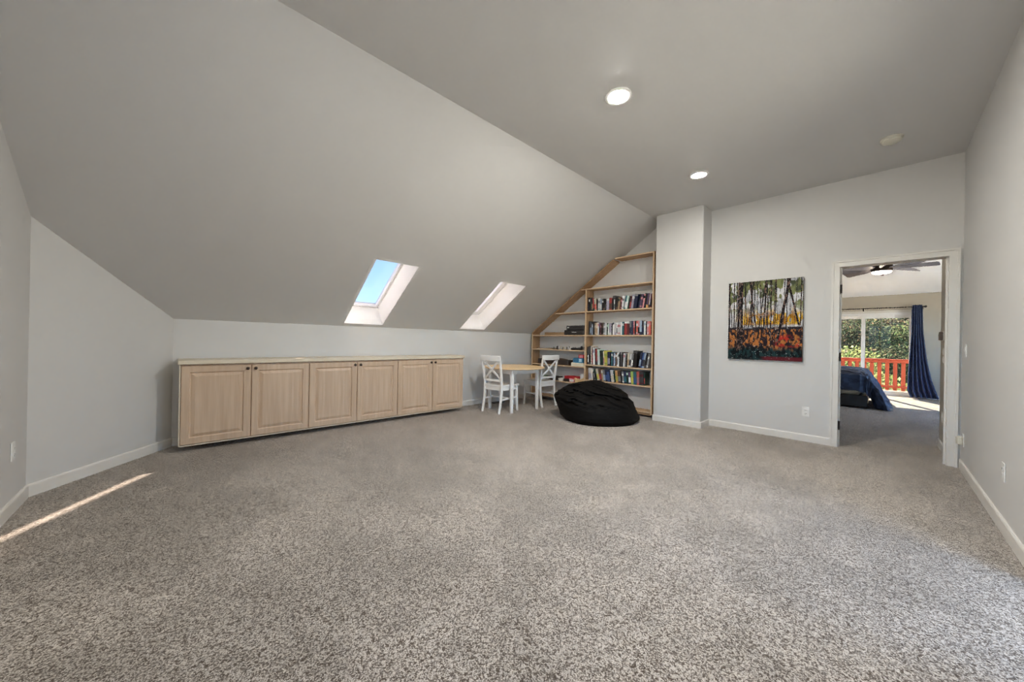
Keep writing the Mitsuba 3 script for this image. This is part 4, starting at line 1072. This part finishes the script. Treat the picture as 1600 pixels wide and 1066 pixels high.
KINDS = {'lime': ('bright yellow-green bush', (0.36, 0.43, 0.10), 0.02), 'green': ('mid green bushy tree', (0.17, 0.24, 0.085), 0.05), 'dark': ('dark green juniper tree', (0.10, 0.135, 0.07), 0.08),
         'rust': ('rust-red leaved bush', (0.36, 0.15, 0.10), 0.4), 'grey': ('grey-green scrubby bush', (0.24, 0.26, 0.17), 0.25), 'straw': ('straw-coloured dry bush', (0.42, 0.37, 0.22), 0.5)}
TREES = [('lime', 18.0, -0.15, 1.35, 1.45, 'just beyond the deck railing'), ('green', 19.0, 1.6, 1.5, 1.3, 'behind the left part of the deck railing'), ('green', 18.2, -1.6, 1.2, 1.3, 'beyond the deck railing next to the curtain'), ('lime', 20.5, 0.75, 1.2, 1.9, 'rising behind the sliding door stile'),
         ('dark', 22.5, -0.9, 1.5, 1.7, 'right of the bright bush on the hillside'), ('grey', 24.0, 1.9, 1.7, 1.4, 'at the left edge of the sliding door view'), ('dark', 27.5, 0.8, 1.9, 1.8, 'halfway up the hillside, left'), ('green', 27.0, -1.4, 1.8, 1.7, 'halfway up the hillside, next to the curtain'),
         ('grey', 30.5, -0.2, 1.9, 1.5, 'halfway up the hillside, middle'), ('grey', 31.0, 2.6, 2.0, 1.6, 'halfway up the hillside, far left'), ('rust', 35.0, 0.25, 1.3, 1.0, 'near the top of the sliding door view'), ('dark', 36.0, -1.6, 2.2, 2.0, 'high on the hillside, right'), ('rust', 34.0, 3.0, 1.3, 1.0, 'high on the hillside, at the left jamb'),
         ('green', 38.5, 1.8, 2.2, 1.9, 'high on the hillside, left of the middle'), ('straw', 41.0, -0.5, 2.2, 1.4, 'along the top of the view, middle'), ('straw', 42.0, 3.3, 2.4, 1.5, 'along the top of the view, left'), ('straw', 42.5, -2.8, 2.2, 1.6, 'along the top of the view, right'), ('dark', 47.0, 1.0, 2.6, 2.4, 'at the crest, middle'), ('green', 48.0, -2.4, 2.6, 2.4, 'at the crest, right'), ('green', 48.0, 4.4, 2.6, 2.2, 'at the crest, left'),
         ('dark', 21.5, 3.8, 1.6, 1.7, 'far left behind the railing, near'), ('straw', 26.5, 4.6, 1.7, 1.4, 'far left, a third of the way up'), ('green', 33.0, 5.6, 2.1, 1.9, 'far left, halfway up'), ('grey', 24.0, -3.4, 1.8, 1.5, 'hidden by the curtain, near'), ('dark', 32.0, -4.6, 2.2, 2.0, 'hidden by the curtain, far')]
for i, (kd, x, y, r_, h_, where) in enumerate(TREES):
    nm, colr, dead = KINDS[kd]
    z0 = float(hill_z(np.array([x]), np.array([y]))[0])
    near = np.interp(x, [18, 48], [1.0, 1.5])
    m, cc = crown(4200, r_, h_, 0.066 * near, colr, 20 + i, dead)
    t = thing('hillside_bush' if kd in ('lime', 'rust', 'grey', 'straw') else 'hillside_tree', f'{nm} {where}', 'bush' if kd in ('lime', 'rust', 'grey', 'straw') else 'tree', 'bushes and trees on the hillside')
    m.apply_translation((x, y, z0 + h_ * 0.95))
    f_ = add(t + '__foliage', m, LEAF, color=cc)
    add(t + '__trunk', tube([(x, y, z0 - 0.2), (x + 0.05, y, z0 + h_ * 0.5), (x - 0.03, y + 0.05, z0 + h_)], [0.11, 0.08, 0.04], 7), BARK)
